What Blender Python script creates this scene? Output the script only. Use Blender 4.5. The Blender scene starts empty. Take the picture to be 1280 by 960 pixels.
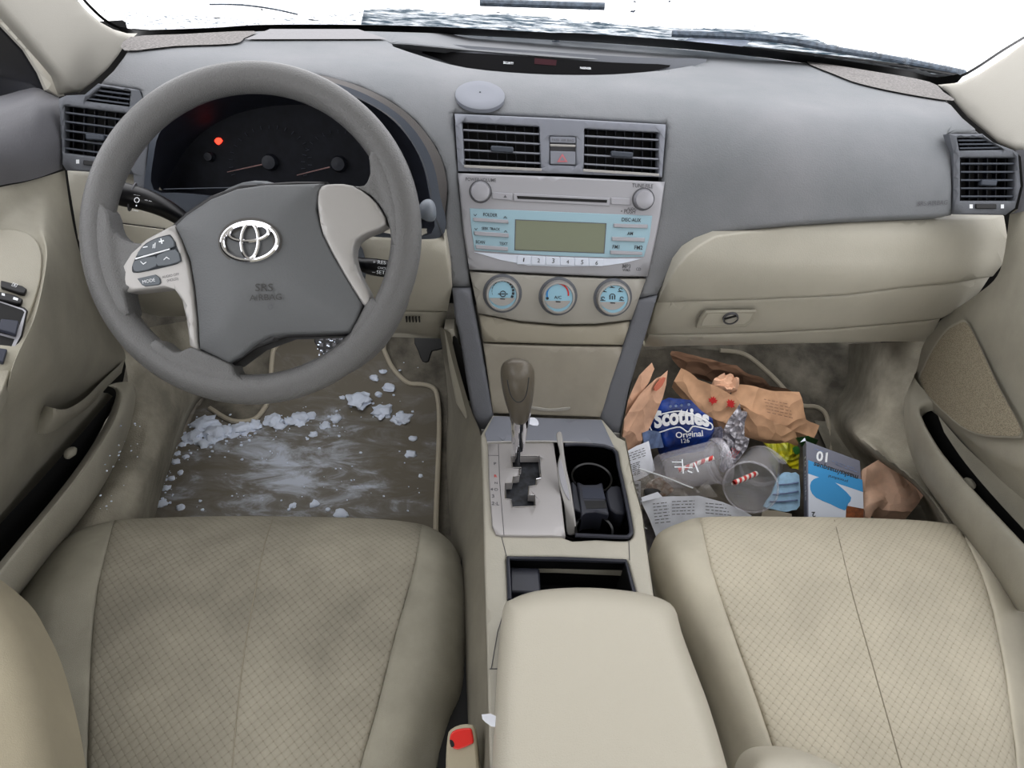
import bpy, bmesh, math, random
import numpy as np
from mathutils import Vector, geometry, noise
random.seed(7)
V = Vector
COL = bpy.context.scene.collection

# ---------------------------------------------------------------- camera
F = 850.0
CAM = V((-.09, -1.05, 1.12))
_p, _y, _r = [math.radians(v) for v in (37, 3.5, 5)]
FW = V((math.sin(_y)*math.cos(_p), math.cos(_y)*math.cos(_p), -math.sin(_p)))
_rt = V((math.cos(_y), -math.sin(_y), 0)); _up = _rt.cross(FW)
RT = math.cos(_r)*_rt + math.sin(_r)*_up
UP = -math.sin(_r)*_rt + math.cos(_r)*_up
cd = bpy.data.cameras.new('camera'); co = bpy.data.objects.new('camera', cd); COL.objects.link(co)
cd.sensor_width = 36; cd.lens = 36*F/1280; cd.clip_start = .01; cd.clip_end = 200
from mathutils import Matrix
co.matrix_world = Matrix(((RT.x, UP.x, -FW.x, CAM.x), (RT.y, UP.y, -FW.y, CAM.y), (RT.z, UP.z, -FW.z, CAM.z), (0, 0, 0, 1)))
bpy.context.scene.camera = co
bpy.context.scene.view_settings.view_transform = 'Standard'

def ray(px, py): return FW + RT*((px-640)/F) - UP*((py-480)/F)
def at(px, py, k, v):
    d = ray(px, py)
    if k == 'd': return CAM + d*v
    i = 'xyz'.index(k); return CAM + d*((v-CAM[i])/d[i])
class Plane:
    def __init__(s, o, n, u=(1, 0, 0)):
        s.o = V(o); s.n = V(n).normalized(); u = V(u); s.u = (u - s.n*u.dot(s.n)).normalized(); s.v = s.n.cross(s.u)
    def hit(s, px, py, h=0):
        d = ray(px, py); return CAM + d*(((s.o + s.n*h) - CAM).dot(s.n)/d.dot(s.n))
    def S(s, h=0): return lambda px, py: s.hit(px, py, h)
def plane3(a, b, c):
    n = (b-a).cross(c-a).normalized()
    if n.dot(CAM-a) < 0: n = -n
    return Plane(a, n)
def march(g, px, py, t0=.2, t1=3.0, n=70):
    d = ray(px, py); pt = t0; ds = (t1-t0)/n
    for i in range(n+1):
        t = t0 + ds*i
        if g(CAM + d*t) <= 0:
            a, b = pt, t
            for _ in range(16):
                m = (a+b)/2
                if g(CAM + d*m) <= 0: b = m
                else: a = m
            return CAM + d*b
        pt = t
    return CAM + d*t1
def IS(g, **k): return lambda px, py: march(g, px, py, **k)
def sstep(a, b, x):
    t = min(1, max(0, (x-a)/(b-a))); return t*t*(3-2*t)
def smax(a, b, k=.05):
    h = max(k-abs(a-b), 0)/k; return max(a, b) + h*h*k*.25
def smin(a, b, k=.05): return -smax(-a, -b, k)

# ---------------------------------------------------------------- materials
def lin(c): return tuple(((v/255)/12.92 if v/255 <= .04045 else (((v/255)+.055)/1.055)**2.4) for v in c) + (1,)
def mat(name, c, rough=.6, metal=0, grain=0, gs=900, mott=0, ms=8, c2=None, spec=.5, alpha=1, emit=0, coat=0, subs=0):
    m = bpy.data.materials.new(name); m.use_nodes = True
    nt = m.node_tree; b = nt.nodes['Principled BSDF']; N = nt.nodes.new; L = nt.links.new
    b.inputs['Base Color'].default_value = lin(c); b.inputs['Roughness'].default_value = rough; b.inputs['Metallic'].default_value = metal
    b.inputs['Specular IOR Level'].default_value = spec; b.inputs['Alpha'].default_value = alpha; b.inputs['Coat Weight'].default_value = coat
    if subs: b.inputs['Subsurface Weight'].default_value = subs; b.inputs['Subsurface Radius'].default_value = (.01, .01, .01)
    if emit: b.inputs['Emission Color'].default_value = lin(c); b.inputs['Emission Strength'].default_value = emit
    if grain or mott:
        tc = N('ShaderNodeTexCoord')
    if mott:
        n = N('ShaderNodeTexNoise'); n.inputs['Scale'].default_value = ms; n.inputs['Detail'].default_value = 6; n.inputs['Roughness'].default_value = .6
        L(tc.outputs['Object'], n.inputs['Vector'])
        r = N('ShaderNodeValToRGB'); r.color_ramp.elements[0].position = .35; r.color_ramp.elements[1].position = .68
        r.color_ramp.elements[0].color = lin(c2 or tuple(v*(1-mott) for v in c)); r.color_ramp.elements[1].color = lin(c)
        L(n.outputs['Fac'], r.inputs['Fac']); L(r.outputs['Color'], b.inputs['Base Color'])
    if grain:
        n2 = N('ShaderNodeTexNoise'); n2.inputs['Scale'].default_value = gs; n2.inputs['Detail'].default_value = 2
        L(tc.outputs['Object'], n2.inputs['Vector'])
        bp = N('ShaderNodeBump'); bp.inputs['Strength'].default_value = grain; bp.inputs['Distance'].default_value = .001
        L(n2.outputs['Fac'], bp.inputs['Height']); L(bp.outputs['Normal'], b.inputs['Normal'])
    return m
def crease_mat(m, sc=22, st=.5):
    nt = m.node_tree; b = nt.nodes['Principled BSDF']; tc = nt.nodes.new('ShaderNodeTexCoord'); nz = nt.nodes.new('ShaderNodeTexNoise'); nz.inputs['Scale'].default_value = 9
    vm = nt.nodes.new('ShaderNodeMixRGB'); vm.inputs[0].default_value = .12; vo = nt.nodes.new('ShaderNodeTexVoronoi'); vo.feature = 'F1'; vo.inputs['Scale'].default_value = sc
    bp = nt.nodes.new('ShaderNodeBump'); bp.inputs['Strength'].default_value = st; bp.inputs['Distance'].default_value = .02
    L = nt.links.new; L(tc.outputs['Object'], vm.inputs[1]); L(tc.outputs['Object'], nz.inputs['Vector']); L(nz.outputs['Color'], vm.inputs[2]); L(vm.outputs[0], vo.inputs['Vector']); L(vo.outputs['Distance'], bp.inputs['Height']); L(bp.outputs['Normal'], b.inputs['Normal'])
M = {}
M['pad'] = mat('dash_grey_vinyl', (128, 129, 132), .62, grain=.5, gs=500, mott=.1, ms=5, c2=(115, 118, 121), spec=.3)
M['pad_dark'] = mat('dash_grey_dark', (98, 101, 107), .6, grain=.4, gs=600)
M['stack_grey'] = mat('stack_grey_plastic', (126, 129, 138), .42, grain=.1)
M['beige'] = mat('beige_plastic', (182, 178, 166), .5, grain=.3, gs=500, mott=.08, ms=4)
M['beige_door'] = mat('beige_door_plastic', (172, 168, 155), .6, grain=.3, gs=500, mott=.15, ms=5)
M['pillar'] = mat('pillar_cream', (178, 175, 167), .7, grain=.2, gs=500)
M['cloth'] = mat('seat_cloth', (170, 166, 152), .9, grain=.6, gs=1400, mott=.17, ms=5, spec=.2)
M['cloth_light'] = mat('passenger_seat_cloth', (204, 198, 182), .9, grain=.6, gs=1400, mott=.1, ms=6, spec=.2)
M['arm'] = mat('armrest_vinyl', (186, 181, 168), .5, grain=.35, gs=700)
M['silver'] = mat('silver_paint', (164, 162, 160), .4, metal=.35, grain=.05)
M['silver2'] = mat('silver_radio', (158, 158, 163), .35, metal=.2)
M['button'] = mat('silver_button', (160, 160, 166), .35, metal=.25)
M['chrome'] = mat('chrome', (235, 235, 238), .08, metal=1)
M['bluepanel'] = mat('pale_blue_panel', (150, 178, 190), .35)
M['bluedial'] = mat('blue_dial_face', (150, 190, 208), .35)
M['lcd'] = mat('lcd_green', (104, 110, 84), .2, coat=.3)
M['champ'] = mat('champagne_plastic', (160, 157, 150), .42, metal=.15)
M['black'] = mat('black_plastic', (20, 20, 23), .35)
M['blackdeep'] = mat('black_cavity', (9, 9, 11), .6)
M['navy'] = mat('navy_shroud', (36, 40, 52), .5, grain=.4, gs=600, mott=.3, ms=60)
M['cluster'] = mat('cluster_black', (14, 16, 24), .6, mott=.6, ms=70, c2=(24, 27, 36), spec=.25)
M['bezel'] = mat('bezel_bluegrey', (62, 68, 78), .45, grain=.2)
M['rim'] = mat('wheel_rim_vinyl', (102, 102, 102), .38, grain=.9, gs=650)
M['hub'] = mat('hub_vinyl', (98, 100, 102), .5, grain=.4, gs=500)
M['swbtn'] = mat('wheel_button', (94, 100, 106), .45)
M['white'] = mat('white_ink', (225, 228, 232), .6)
M['ink'] = mat('dark_ink', (52, 56, 62), .6)
M['hubink'] = mat('embossed_ink', (66, 65, 64), .6)
M['inkg'] = mat('grey_ink', (92, 92, 96), .6)
M['red'] = mat('red_ink', (205, 50, 45), .5)
M['redlamp'] = mat('red_warning_lamp', (255, 60, 40), .5, emit=3)
M['bluearc'] = mat('blue_arc', (40, 130, 200), .5)
M['needle'] = mat('needle', (150, 120, 118), .5)
M['carpet'] = mat('carpet_taupe', (146, 141, 130), 1, grain=1, gs=500, mott=.35, ms=14, spec=.1)
M['carpet2'] = mat('carpet_sill', (168, 163, 150), .95, grain=1, gs=400, mott=.25, ms=10, spec=.1)
M['piping'] = mat('mat_piping', (184, 176, 160), .9, grain=.5)
M['paxmat'] = mat('passenger_mat', (124, 118, 108), 1, grain=1, gs=500, mott=.3, ms=18, spec=.1)
M['gatehole'] = mat('gate_gaiter', (62, 66, 74), .5, mott=.6, ms=80, c2=(25, 26, 30))
M['knob'] = mat('shift_knob', (104, 98, 88), .3, grain=.3, gs=500)
M['glossblack'] = mat('gloss_black', (10, 10, 12), .2, spec=.4)
M['lensblack'] = mat('lens_black', (9, 9, 12), .5, spec=.15)
M['darkslate'] = mat('holder_insert', (48, 50, 60), .4)
M['snow'] = mat('snow', (222, 230, 246), .8, grain=.8, gs=300, subs=.2)
M['slush'] = mat('slush', (170, 176, 186), .7, mott=.3, ms=200)
M['kraft'] = mat('kraft_paper', (204, 164, 132), .85, grain=.3, gs=120, mott=.12, ms=20)
M['kraft2'] = mat('kraft_paper_pink', (212, 172, 146), .85, grain=.3, gs=120, mott=.12, ms=25)
M['kraft3'] = mat('kraft_paper_pale', (232, 196, 172), .85, grain=.3, gs=120, mott=.12, ms=25)
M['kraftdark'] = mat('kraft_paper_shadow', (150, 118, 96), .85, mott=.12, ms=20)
M['paper'] = mat('white_paper', (226, 229, 238), .75, mott=.06, ms=30)
M['tissueblue'] = mat('tissue_pack_blue', (26, 84, 190), .3, mott=.35, ms=14, c2=(12, 30, 84), coat=.3)
M['tissuelight'] = mat('tissue_pack_light', (130, 150, 190), .35, mott=.3, ms=40)
M['boxgrey'] = mat('box_grey', (118, 120, 134), .6)
M['boxwhite'] = mat('box_white', (208, 214, 226), .6)
M['boxblue'] = mat('box_blue', (62, 150, 205), .6)
M['maskblue'] = mat('mask_blue', (172, 208, 234), .8, mott=.1, ms=60)
M['rust'] = mat('rust_picture', (150, 84, 40), .7, mott=.4, ms=70)
M['yellow'] = mat('yellow_wrapper', (212, 196, 20), .3, mott=.2, ms=40, c2=(150, 160, 50), coat=.4)
M['green'] = mat('green_wrapper', (50, 110, 50), .35, mott=.3, ms=60)
M['clear'] = mat('clear_plastic', (225, 228, 236), .06, alpha=.24, spec=.9)
M['clearmilky'] = mat('clear_plastic_milky', (214, 213, 222), .14, alpha=.26, spec=.8)
M['film'] = mat('plastic_film', (205, 200, 198), .12, alpha=.4, spec=.9, mott=.2, ms=50)
M['foil'] = mat('crumpled_wrapper', (196, 194, 202), .35, mott=.4, ms=120, c2=(110, 108, 116), metal=.2)
M['strawred'] = mat('straw_red', (200, 60, 55), .4)
M['strawwhite'] = mat('straw_white', (228, 222, 218), .4)
M['buckle'] = mat('buckle_beige', (170, 162, 142), .45)
M['redbtn'] = mat('buckle_red', (214, 38, 30), .3, coat=.4)
M['windowdark'] = mat('tinted_glass', (16, 20, 34), .15, mott=.5, ms=12, c2=(8, 10, 16))
M['frit'] = mat('black_frit', (14, 15, 18), .4)
M['disc'] = mat('disc_vinyl', (122, 125, 133), .6)
M['stain'] = mat('brown_stain', (150, 100, 60), .8, mott=.4, ms=90, c2=(200, 190, 180))
M['doorgrey'] = mat('door_grey_vinyl', (104, 104, 108), .5, grain=.4, gs=500)
M['red_smear'] = mat('red_print', (180, 42, 44), .8)
M['pinkfade'] = mat('faded_red_print', (176, 104, 84), .85)

for k_ in ('kraft', 'kraft2', 'kraft3', 'kraftdark'): crease_mat(M[k_], 20, .55)
crease_mat(M['foil'], 60, .8); crease_mat(M['tissueblue'], 24, .25); crease_mat(M['yellow'], 60, .6)
# ---------------------------------------------------------------- object helpers
def org(p):
    while p.parent: p = p.parent
    return p.location
def thing(name, label, cat, loc=(0, 0, 0), group=None, kind=None):
    o = bpy.data.objects.new(name, None); COL.objects.link(o); o.location = loc; o.empty_display_size = .02
    if label: o['label'] = label
    if cat: o['category'] = cat
    if group: o['group'] = group
    if kind: o['kind'] = kind
    return o
def tag(o, label=None, cat=None, group=None, kind=None):
    for k, v in (('label', label), ('category', cat), ('group', group), ('kind', kind)):
        if v: o[k] = v
    return o
def mk(name, vs, fs, m, parent=None, smooth=True, ang=38, fi=None, bev=0, base=None):
    me = bpy.data.meshes.new(name)
    if parent is not None: O = V(org(parent))
    else:
        O = base if base is not None else V((sum(v[0] for v in vs)/len(vs), sum(v[1] for v in vs)/len(vs), min(v[2] for v in vs)))
    me.from_pydata([tuple(V(v)-O) for v in vs], [], fs)
    ms = m if isinstance(m, (list, tuple)) else [m]
    for a in ms: me.materials.append(a)
    if fi: me.polygons.foreach_set('material_index', fi)
    me.update()
    if smooth:
        me.shade_smooth(); me.set_sharp_from_angle(angle=math.radians(ang))
    o = bpy.data.objects.new(name, me); COL.objects.link(o)
    if parent is not None: o.parent = parent
    else: o.location = O
    if bev:
        b = o.modifiers.new('bevel', 'BEVEL'); b.width = bev; b.segments = 2; b.limit_method = 'ANGLE'; b.angle_limit = math.radians(40)
    return o
class MB:
    def __init__(s): s.v = []; s.f = []; s.m = []
    def add(s, v, f, mi=0):
        n = len(s.v); s.v += [V(a) for a in v]; s.f += [tuple(i+n for i in a) for a in f]; s.m += [mi]*len(f); return s
    def build(s, name, m, parent=None, **k): return mk(name, s.v, s.f, m, parent, fi=s.m if isinstance(m, (list, tuple)) else None, **k)

def cr(pts, n=6, closed=False):
    P = [V(p) for p in pts]; out = []; N = len(P)
    rng = range(N) if closed else range(N-1)
    for i in rng:
        if closed: a, b, c, d = P[i-1], P[i], P[(i+1) % N], P[(i+2) % N]
        else: a, b, c, d = P[max(i-1, 0)], P[i], P[i+1], P[min(i+2, N-1)]
        for k in range(n):
            t = k/n
            out.append(.5*((2*b)+(c-a)*t+(2*a-5*b+4*c-d)*t*t+(3*b-a-3*c+d)*t**3))
    if not closed: out.append(P[-1])
    return out
def resample(pts, n):
    P = [V(p) for p in pts]; L = [0]
    for a, b in zip(P, P[1:]): L.append(L[-1]+(b-a).length)
    out = []; j = 0
    for i in range(n+1):
        s = L[-1]*i/n
        while j < len(P)-2 and L[j+1] < s: j += 1
        t = (s-L[j])/max(1e-9, L[j+1]-L[j]); out.append(P[j].lerp(P[j+1], min(1, t)))
    return out
def prism_data(front, d):
    n = len(front); back = [p+d for p in front]
    fs = [tuple(range(n)), tuple(range(2*n-1, n-1, -1))] + [(i, i+n, (i+1) % n+n, (i+1) % n) for i in range(n)]
    return front+back, fs
def slab(name, px, pl, m, parent, top=.002, thick=.004, bev=0, sm=0, closed=True, **k):
    """flat outline (pixels) on a plane, raised by `top`"""
    pts = cr([(a, b, 0) for a, b in px], sm, True) if sm else [V((a, b, 0)) for a, b in px]
    fr = [pl.hit(p.x, p.y, top) for p in pts]
    a = sum(((fr[i]-fr[0]).cross(fr[(i+1) % len(fr)]-fr[0]) for i in range(len(fr))), V())
    if a.dot(pl.n) < 0: fr.reverse()
    v, f = prism_data(fr, -pl.n*thick)
    return mk(name, v, f, m, parent, bev=bev, **k)
def box_data(c, u, v, w, a, b, d):
    """centre c, unit axes, half sizes"""
    P = [c+u*(a*i)+v*(b*j)+w*(d*k) for k in (-1, 1) for j in (-1, 1) for i in (-1, 1)]
    return P, [(0, 2, 3, 1), (4, 5, 7, 6), (0, 1, 5, 4), (2, 6, 7, 3), (0, 4, 6, 2), (1, 3, 7, 5)]
def tube_data(pts, r, seg=10, cap=True, sq=1.0, upv=None, closed=False):
    P = [V(p) for p in pts]; n = len(P); vs = []; fs = []; N = None
    R = r if isinstance(r, (list, tuple)) else [r]*n
    for i in range(n):
        if closed: t = (P[(i+1) % n]-P[i-1]).normalized()
        else: t = (P[min(i+1, n-1)]-P[max(i-1, 0)]).normalized()
        if N is None:
            N = V(upv) if upv else (V((0, 0, 1)) if abs(t.z) < .9 else V((1, 0, 0)))
        N = (N - t*N.dot(t)).normalized(); B = t.cross(N)
        for j in range(seg):
            a = 2*math.pi*j/seg; vs.append(P[i] + N*(R[i]*math.cos(a)*sq) + B*(R[i]*math.sin(a)))
    for i in range(n if closed else n-1):
        i2 = (i+1) % n
        for j in range(seg):
            fs.append((i*seg+j, i*seg+(j+1) % seg, i2*seg+(j+1) % seg, i2*seg+j))
    if cap and not closed:
        fs.append(tuple(range(seg-1, -1, -1))); fs.append(tuple(range((n-1)*seg, n*seg)))
    return vs, fs
def tube(name, pts, r, m, parent=None, seg=10, **k):
    kk = {a: k.pop(a) for a in ('cap', 'sq', 'upv', 'closed') if a in k}
    v, f = tube_data(pts, r, seg, **kk); return mk(name, v, f, m, parent, **k)
def lathe_data(c, ax, prof, seg=36, u=None, a0=0, a1=2*math.pi):
    ax = V(ax).normalized(); u = V(u) if u else (V((1, 0, 0)) if abs(ax.x) < .9 else V((0, 1, 0)))
    u = (u-ax*u.dot(ax)).normalized(); w = ax.cross(u); vs = []; fs = []
    for r, h in prof:
        for j in range(seg):
            a = 2*math.pi*j/seg; vs.append(c+ax*h+(u*math.cos(a)+w*math.sin(a))*r)
    for i in range(len(prof)-1):
        for j in range(seg):
            fs.append((i*seg+j, i*seg+(j+1) % seg, (i+1)*seg+(j+1) % seg, (i+1)*seg+j))
    if prof[0][0] > 0 and prof[0][0] < .0005 or prof[-1][0] < .0005: pass
    return vs, fs
def lathe(name, c, ax, prof, m, parent=None, seg=36, **k):
    v, f = lathe_data(c, ax, prof, seg); return mk(name, v, f, m, parent, **k)

def dens(poly, step):
    out = []; n = len(poly)
    for i in range(n):
        a = V((poly[i][0], poly[i][1])); b = V((poly[(i+1) % n][0], poly[(i+1) % n][1]))
        k = max(1, int((b-a).length/step))
        for j in range(k): out.append(a.lerp(b, j/k))
    return out
def smo(poly, n=5, closed=True): return [(p.x, p.y) for p in cr([(a, b, 0) for a, b in poly], n, closed)]
def segdist(P, rings):
    D = np.full(len(P), 1e9)
    for r in rings:
        A = np.array([[p[0], p[1]] for p in r]); B = np.roll(A, -1, 0); d = B-A; L = (d**2).sum(1)+1e-12
        for a, dd, l in zip(A, d, L):
            t = np.clip(((P-a)@dd)/l, 0, 1); q = P-(a+t[:, None]*dd); D = np.minimum(D, np.sqrt((q**2).sum(1)))
    return D
def inside(P, r):
    A = np.array([[p[0], p[1]] for p in r]); B = np.roll(A, -1, 0); c = np.zeros(len(P), bool)
    for a, b in zip(A, B):
        if a[1] == b[1]: continue
        k = ((a[1] > P[:, 1]) != (b[1] > P[:, 1])) & (P[:, 0] < (b[0]-a[0])*(P[:, 1]-a[1])/(b[1]-a[1])+a[0]); c ^= k
    return c
def region(name, outline, surf, m, parent=None, holes=(), step=12, skirt=None, edge=None, disp=None, bstep=None, **k):
    """curved panel: its outline is traced, its shape is `surf`; edge=(width_px, drop vector) rounds the border"""
    bstep = bstep or step
    out = dens(outline, bstep); hs = [dens(h, min(bstep, 8)) for h in holes]
    rings = [out]+hs
    xs = [p[0] for p in out]; ys = [p[1] for p in out]
    gp = np.array([(x+(step/2 if (j % 2) else 0), y) for j, y in enumerate(np.arange(min(ys), max(ys), step*.87)) for x in np.arange(min(xs), max(xs), step)] or [(0, 0)])
    ok = inside(gp, out)
    for h in hs: ok &= ~inside(gp, h)
    gp = gp[ok]
    if len(gp): 
        dd = segdist(gp, rings); gp = gp[dd > min(step, bstep)*.55]
    extra = []
    if edge:
        for r in rings:
            n = len(r)
            for i in range(n):
                t = V(r[(i+1) % n])-V(r[i-1])
                if t.length == 0: continue
                nn = V((-t.y, t.x)).normalized()
                for s in (.12, .35, .65, 1.0):
                    for sg in (1, -1): extra.append((r[i][0]+nn.x*edge[0]*s*sg, r[i][1]+nn.y*edge[0]*s*sg, s))
        ex = np.array([e[:2] for e in extra]); ok = inside(ex, out)
        for h in hs: ok &= ~inside(ex, h)
        d2 = segdist(ex, rings); tgt = np.array([e[2] for e in extra])*edge[0]
        ok &= abs(d2-tgt) < edge[0]*.03; ex = ex[ok]
        if len(gp): gp = gp[segdist(gp, rings) > edge[0]*1.1]
        gp = np.concatenate([gp, ex]) if len(ex) else gp
    pts = []; edges = []
    for r in rings:
        b = len(pts); pts += [V((p[0], p[1])) for p in r]; edges += [(b+i, b+(i+1) % len(r)) for i in range(len(r))]
    pts += [V((a, b)) for a, b in gp]
    vo, eo, fo, *_ = geometry.delaunay_2d_cdt(pts, edges, [], 0, 1e-4)
    P = np.array([(v.x, v.y) for v in vo])
    C = np.array([P[list(f)].mean(0) for f in fo]); ok = inside(C, out)
    for h in hs: ok &= ~inside(C, h)
    fo = [tuple(f) for f, q in zip(fo, ok) if q]
    W = [surf(x, y) for x, y in P]
    if edge:
        D = segdist(P, rings); dv = V(edge[1])
        for i in range(len(W)):
            t = max(0, 1-D[i]/edge[0]); W[i] = W[i]+dv*(1-math.sqrt(max(0, 1-t*t)))
    if disp:
        D = segdist(P, rings)
        W = [disp(w, x, y, d) for w, (x, y), d in zip(W, P, D)]
    # orient to camera
    fs = []
    for f in fo:
        a, b, c = [W[i] for i in f[:3]]
        fs.append(f if (b-a).cross(c-a).dot(CAM-a) > 0 else tuple(reversed(f)))
    if skirt is not None:
        sk = V(skirt); cnt = {}
        for f in fs:
            for i in range(len(f)):
                e = (f[i], f[(i+1) % len(f)]); cnt[e] = 1
        be = [e for e in cnt if (e[1], e[0]) not in cnt]; mp = {}
        for e in be:
            for i in e:
                if i not in mp: mp[i] = len(W); W.append(W[i]+sk)
        fs += [(e[1], e[0], mp[e[0]], mp[e[1]]) for e in be]
    used = sorted({i for f in fs for i in f}); rm = {j: i for i, j in enumerate(used)}
    return mk(name, [W[i] for i in used], [tuple(rm[i] for i in f) for f in fs], m, parent, **k)
def loft(name, A, B, m, parent, nv=6, bulge=V(), closed=False, **k):
    """strip between two 3-D curves of equal length"""
    vs = []; fs = []; n = len(A)
    for j in range(nv+1):
        t = j/nv
        for a, b in zip(A, B): vs.append(a.lerp(b, t)+bulge*math.sin(math.pi*t))
    for j in range(nv):
        for i in range(n if closed else n-1):
            i2 = (i+1) % n; fs.append((j*n+i, j*n+i2, (j+1)*n+i2, (j+1)*n+i))
    return mk(name, vs, fs, m, parent, **k)
def coons(name, T, B, L, R, m, parent=None, nu=24, nv=16, disp=None, skirt=None, **k):
    """T,B left to right; L,R top to bottom; lists of 3-D points"""
    T, B = [resample(cr(c, 6), nu) for c in (T, B)]; L, R = [resample(cr(c, 6), nv) for c in (L, R)]
    vs = []; fs = []
    for j in range(nv+1):
        v = j/nv
        for i in range(nu+1):
            u = i/nu
            p = T[i]*(1-v)+B[i]*v+L[j]*(1-u)+R[j]*u-(T[0]*(1-u)*(1-v)+T[-1]*u*(1-v)+B[0]*(1-u)*v+B[-1]*u*v)
            if disp: p = p+disp(u, v)
            vs.append(p)
    w = nu+1
    for j in range(nv):
        for i in range(nu): fs.append((j*w+i, (j+1)*w+i, (j+1)*w+i+1, j*w+i+1))
    if skirt is not None:
        sk = V(skirt); loop = [i for i in range(w)]+[j*w+nu for j in range(1, nv+1)]+[nv*w+i for i in range(nu-1, -1, -1)]+[j*w for j in range(nv-1, 0, -1)]
        b = len(vs); vs += [vs[i]+sk for i in loop]; n = len(loop)
        fs += [(loop[i], loop[(i+1) % n], b+(i+1) % n, b+i) for i in range(n)]
    return mk(name, vs, fs, m, parent, **k)
_tc = {}
def text_data(s, A, B, n, hscale=1.0, bold=0, warp=None):
    """lettering whose baseline runs from A to B; height follows the width times hscale"""
    key = (s, bold)
    if key not in _tc:
        cu = bpy.data.curves.new('t', 'FONT'); cu.body = s; cu.size = 1; cu.offset = bold; cu.resolution_u = 3
        o = bpy.data.objects.new('t', cu); COL.objects.link(o); dg = bpy.context.evaluated_depsgraph_get(); dg.update()
        me = bpy.data.meshes.new_from_object(o.evaluated_get(dg))
        _tc[key] = ([v.co.copy() for v in me.vertices], [tuple(p.vertices) for p in me.polygons])
        bpy.data.objects.remove(o); bpy.data.curves.remove(cu); bpy.data.meshes.remove(me)
    vs, fs = _tc[key]
    x0 = min(v.x for v in vs); x1 = max(v.x for v in vs); d = B-A; k = d.length/max(1e-6, x1-x0); u = d.normalized(); up = V(n).cross(u).normalized()
    out = []
    for v in vs:
        x, y = (v.x-x0)*k, v.y*k*hscale
        if warp: x, y = warp(x/d.length, y, d.length)
        out.append(A+u*x+up*y)
    return out, fs
def text(name, s, pa, pb, pl, m, parent, h=.0025, hs=1.0, bold=0, **k):
    v, f = text_data(s, pl.hit(*pa, h), pl.hit(*pb, h), pl.n, hs, bold, k.pop('warp', None))
    return mk(name, v, f, m, parent, smooth=False, **k)
def vent(parent, q, pl, depth=.05, rows=5, cols=8, tab=True, mslat=None, top=0):
    """q = TL,TR,BR,BL pixel corners of the opening"""
    P = [pl.hit(*c, top) for c in q]; d = -pl.n*depth
    v = P+[p+d for p in P]
    mk('vent_cavity', v, [(0, 1, 5, 4), (1, 2, 6, 5), (2, 3, 7, 6), (3, 0, 4, 7), (4, 5, 6, 7)], M['blackdeep'], parent, smooth=False)
    b = MB(); TL, TR, BR, BL = P
    for i in range(rows):
        t = (i+.75)/(rows+.25); a = TL.lerp(BL, t); c = TR.lerp(BR, t); u = (c-a).normalized(); w = (CAM-(a+c)/2).normalized(); w = (w-u*w.dot(u)+pl.v*.12).normalized(); x = u.cross(w)
        b.add(*box_data((a+c)/2-pl.n*.006, u, x, w, (c-a).length/2, .0011, .005))
    b.build('slats', mslat or M['bezel'], parent, smooth=False)
    b = MB()
    for i in range(cols):
        t = (i+.5)/cols; a = TL.lerp(TR, t)-pl.n*.022; c = BL.lerp(BR, t)-pl.n*.022
        b.add(*box_data((a+c)/2, pl.u, (c-a).normalized(), pl.n, .0006, (c-a).length/2, .006))
    b.build('fins', M['navy'], parent, smooth=False)
    if tab:
        c = (TL+TR+BR+BL)/4 + (BL-TL)*.08; wd = (TR-TL).length
        v, f = box_data(c, pl.u, pl.v, pl.n, wd*.15, .0042, .005); mk('vent_tab', v, f, M['bezel'], parent, bev=.002)
def blob(c, r, seed, sq=(1, 1, .6), sub=2, amp=.35, fr=1.6):
    bm = bmesh.new(); bmesh.ops.create_icosphere(bm, subdivisions=sub, radius=1)
    vs = []
    for v in bm.verts:
        d = 1+amp*noise.noise(v.co*fr+V((seed*3.1, seed*1.7, seed)))*1.6
        vs.append(V((v.co.x*sq[0], v.co.y*sq[1], v.co.z*sq[2]))*(r*d)+c)
    fs = [tuple(a.index for a in f.verts) for f in bm.faces]; bm.free(); return vs, fs
# ================================================================ dashboard surfaces
PS = Plane((0, -.02, .83), (0, -1, .341))
WSP = Plane((0, .42, .857), (0, -.45, -.89))
def G(p):
    x, y, z = p
    hood = sstep(-.13, -.24, x)
    T = .862 + .012*hood - .008*sstep(.25, .42, y)
    Fy = -.02-.341*(.83-z) - .05*sstep(.18, .36, x) - .045*hood + .03*sstep(.5, .8, abs(x))
    return smax(z-T, (Fy-y)*.95, .09)
GS = IS(G, t0=.5, t1=2.2)
def GSo(h):
    return lambda px, py: GS(px, py) - ray(px, py).normalized()*h
def GSu(h):
    return lambda px, py: GS(px, py) + V((0, -h*.3, h))
def interp(tab, z):
    if z <= tab[0][0]: return tab[0][1]
    for (a, b), (c, d) in zip(tab, tab[1:]):
        if z <= c:
            t = (z-a)/(c-a); t = t*t*(3-2*t)*.5+t*.5; return b+(d-b)*t
    return tab[-1][1]
GT = [(.40, .03), (.46, -.045), (.50, -.075), (.56, -.098), (.62, -.112), (.66, -.115), (.71, -.10), (.78, -.055), (.9, 0)]
def GLOVE(p): return interp(GT, p.z) + .04*sstep(.5, .72, abs(p.x)) - p.y
GL = IS(GLOVE, t0=.5, t1=2.0)

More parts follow.
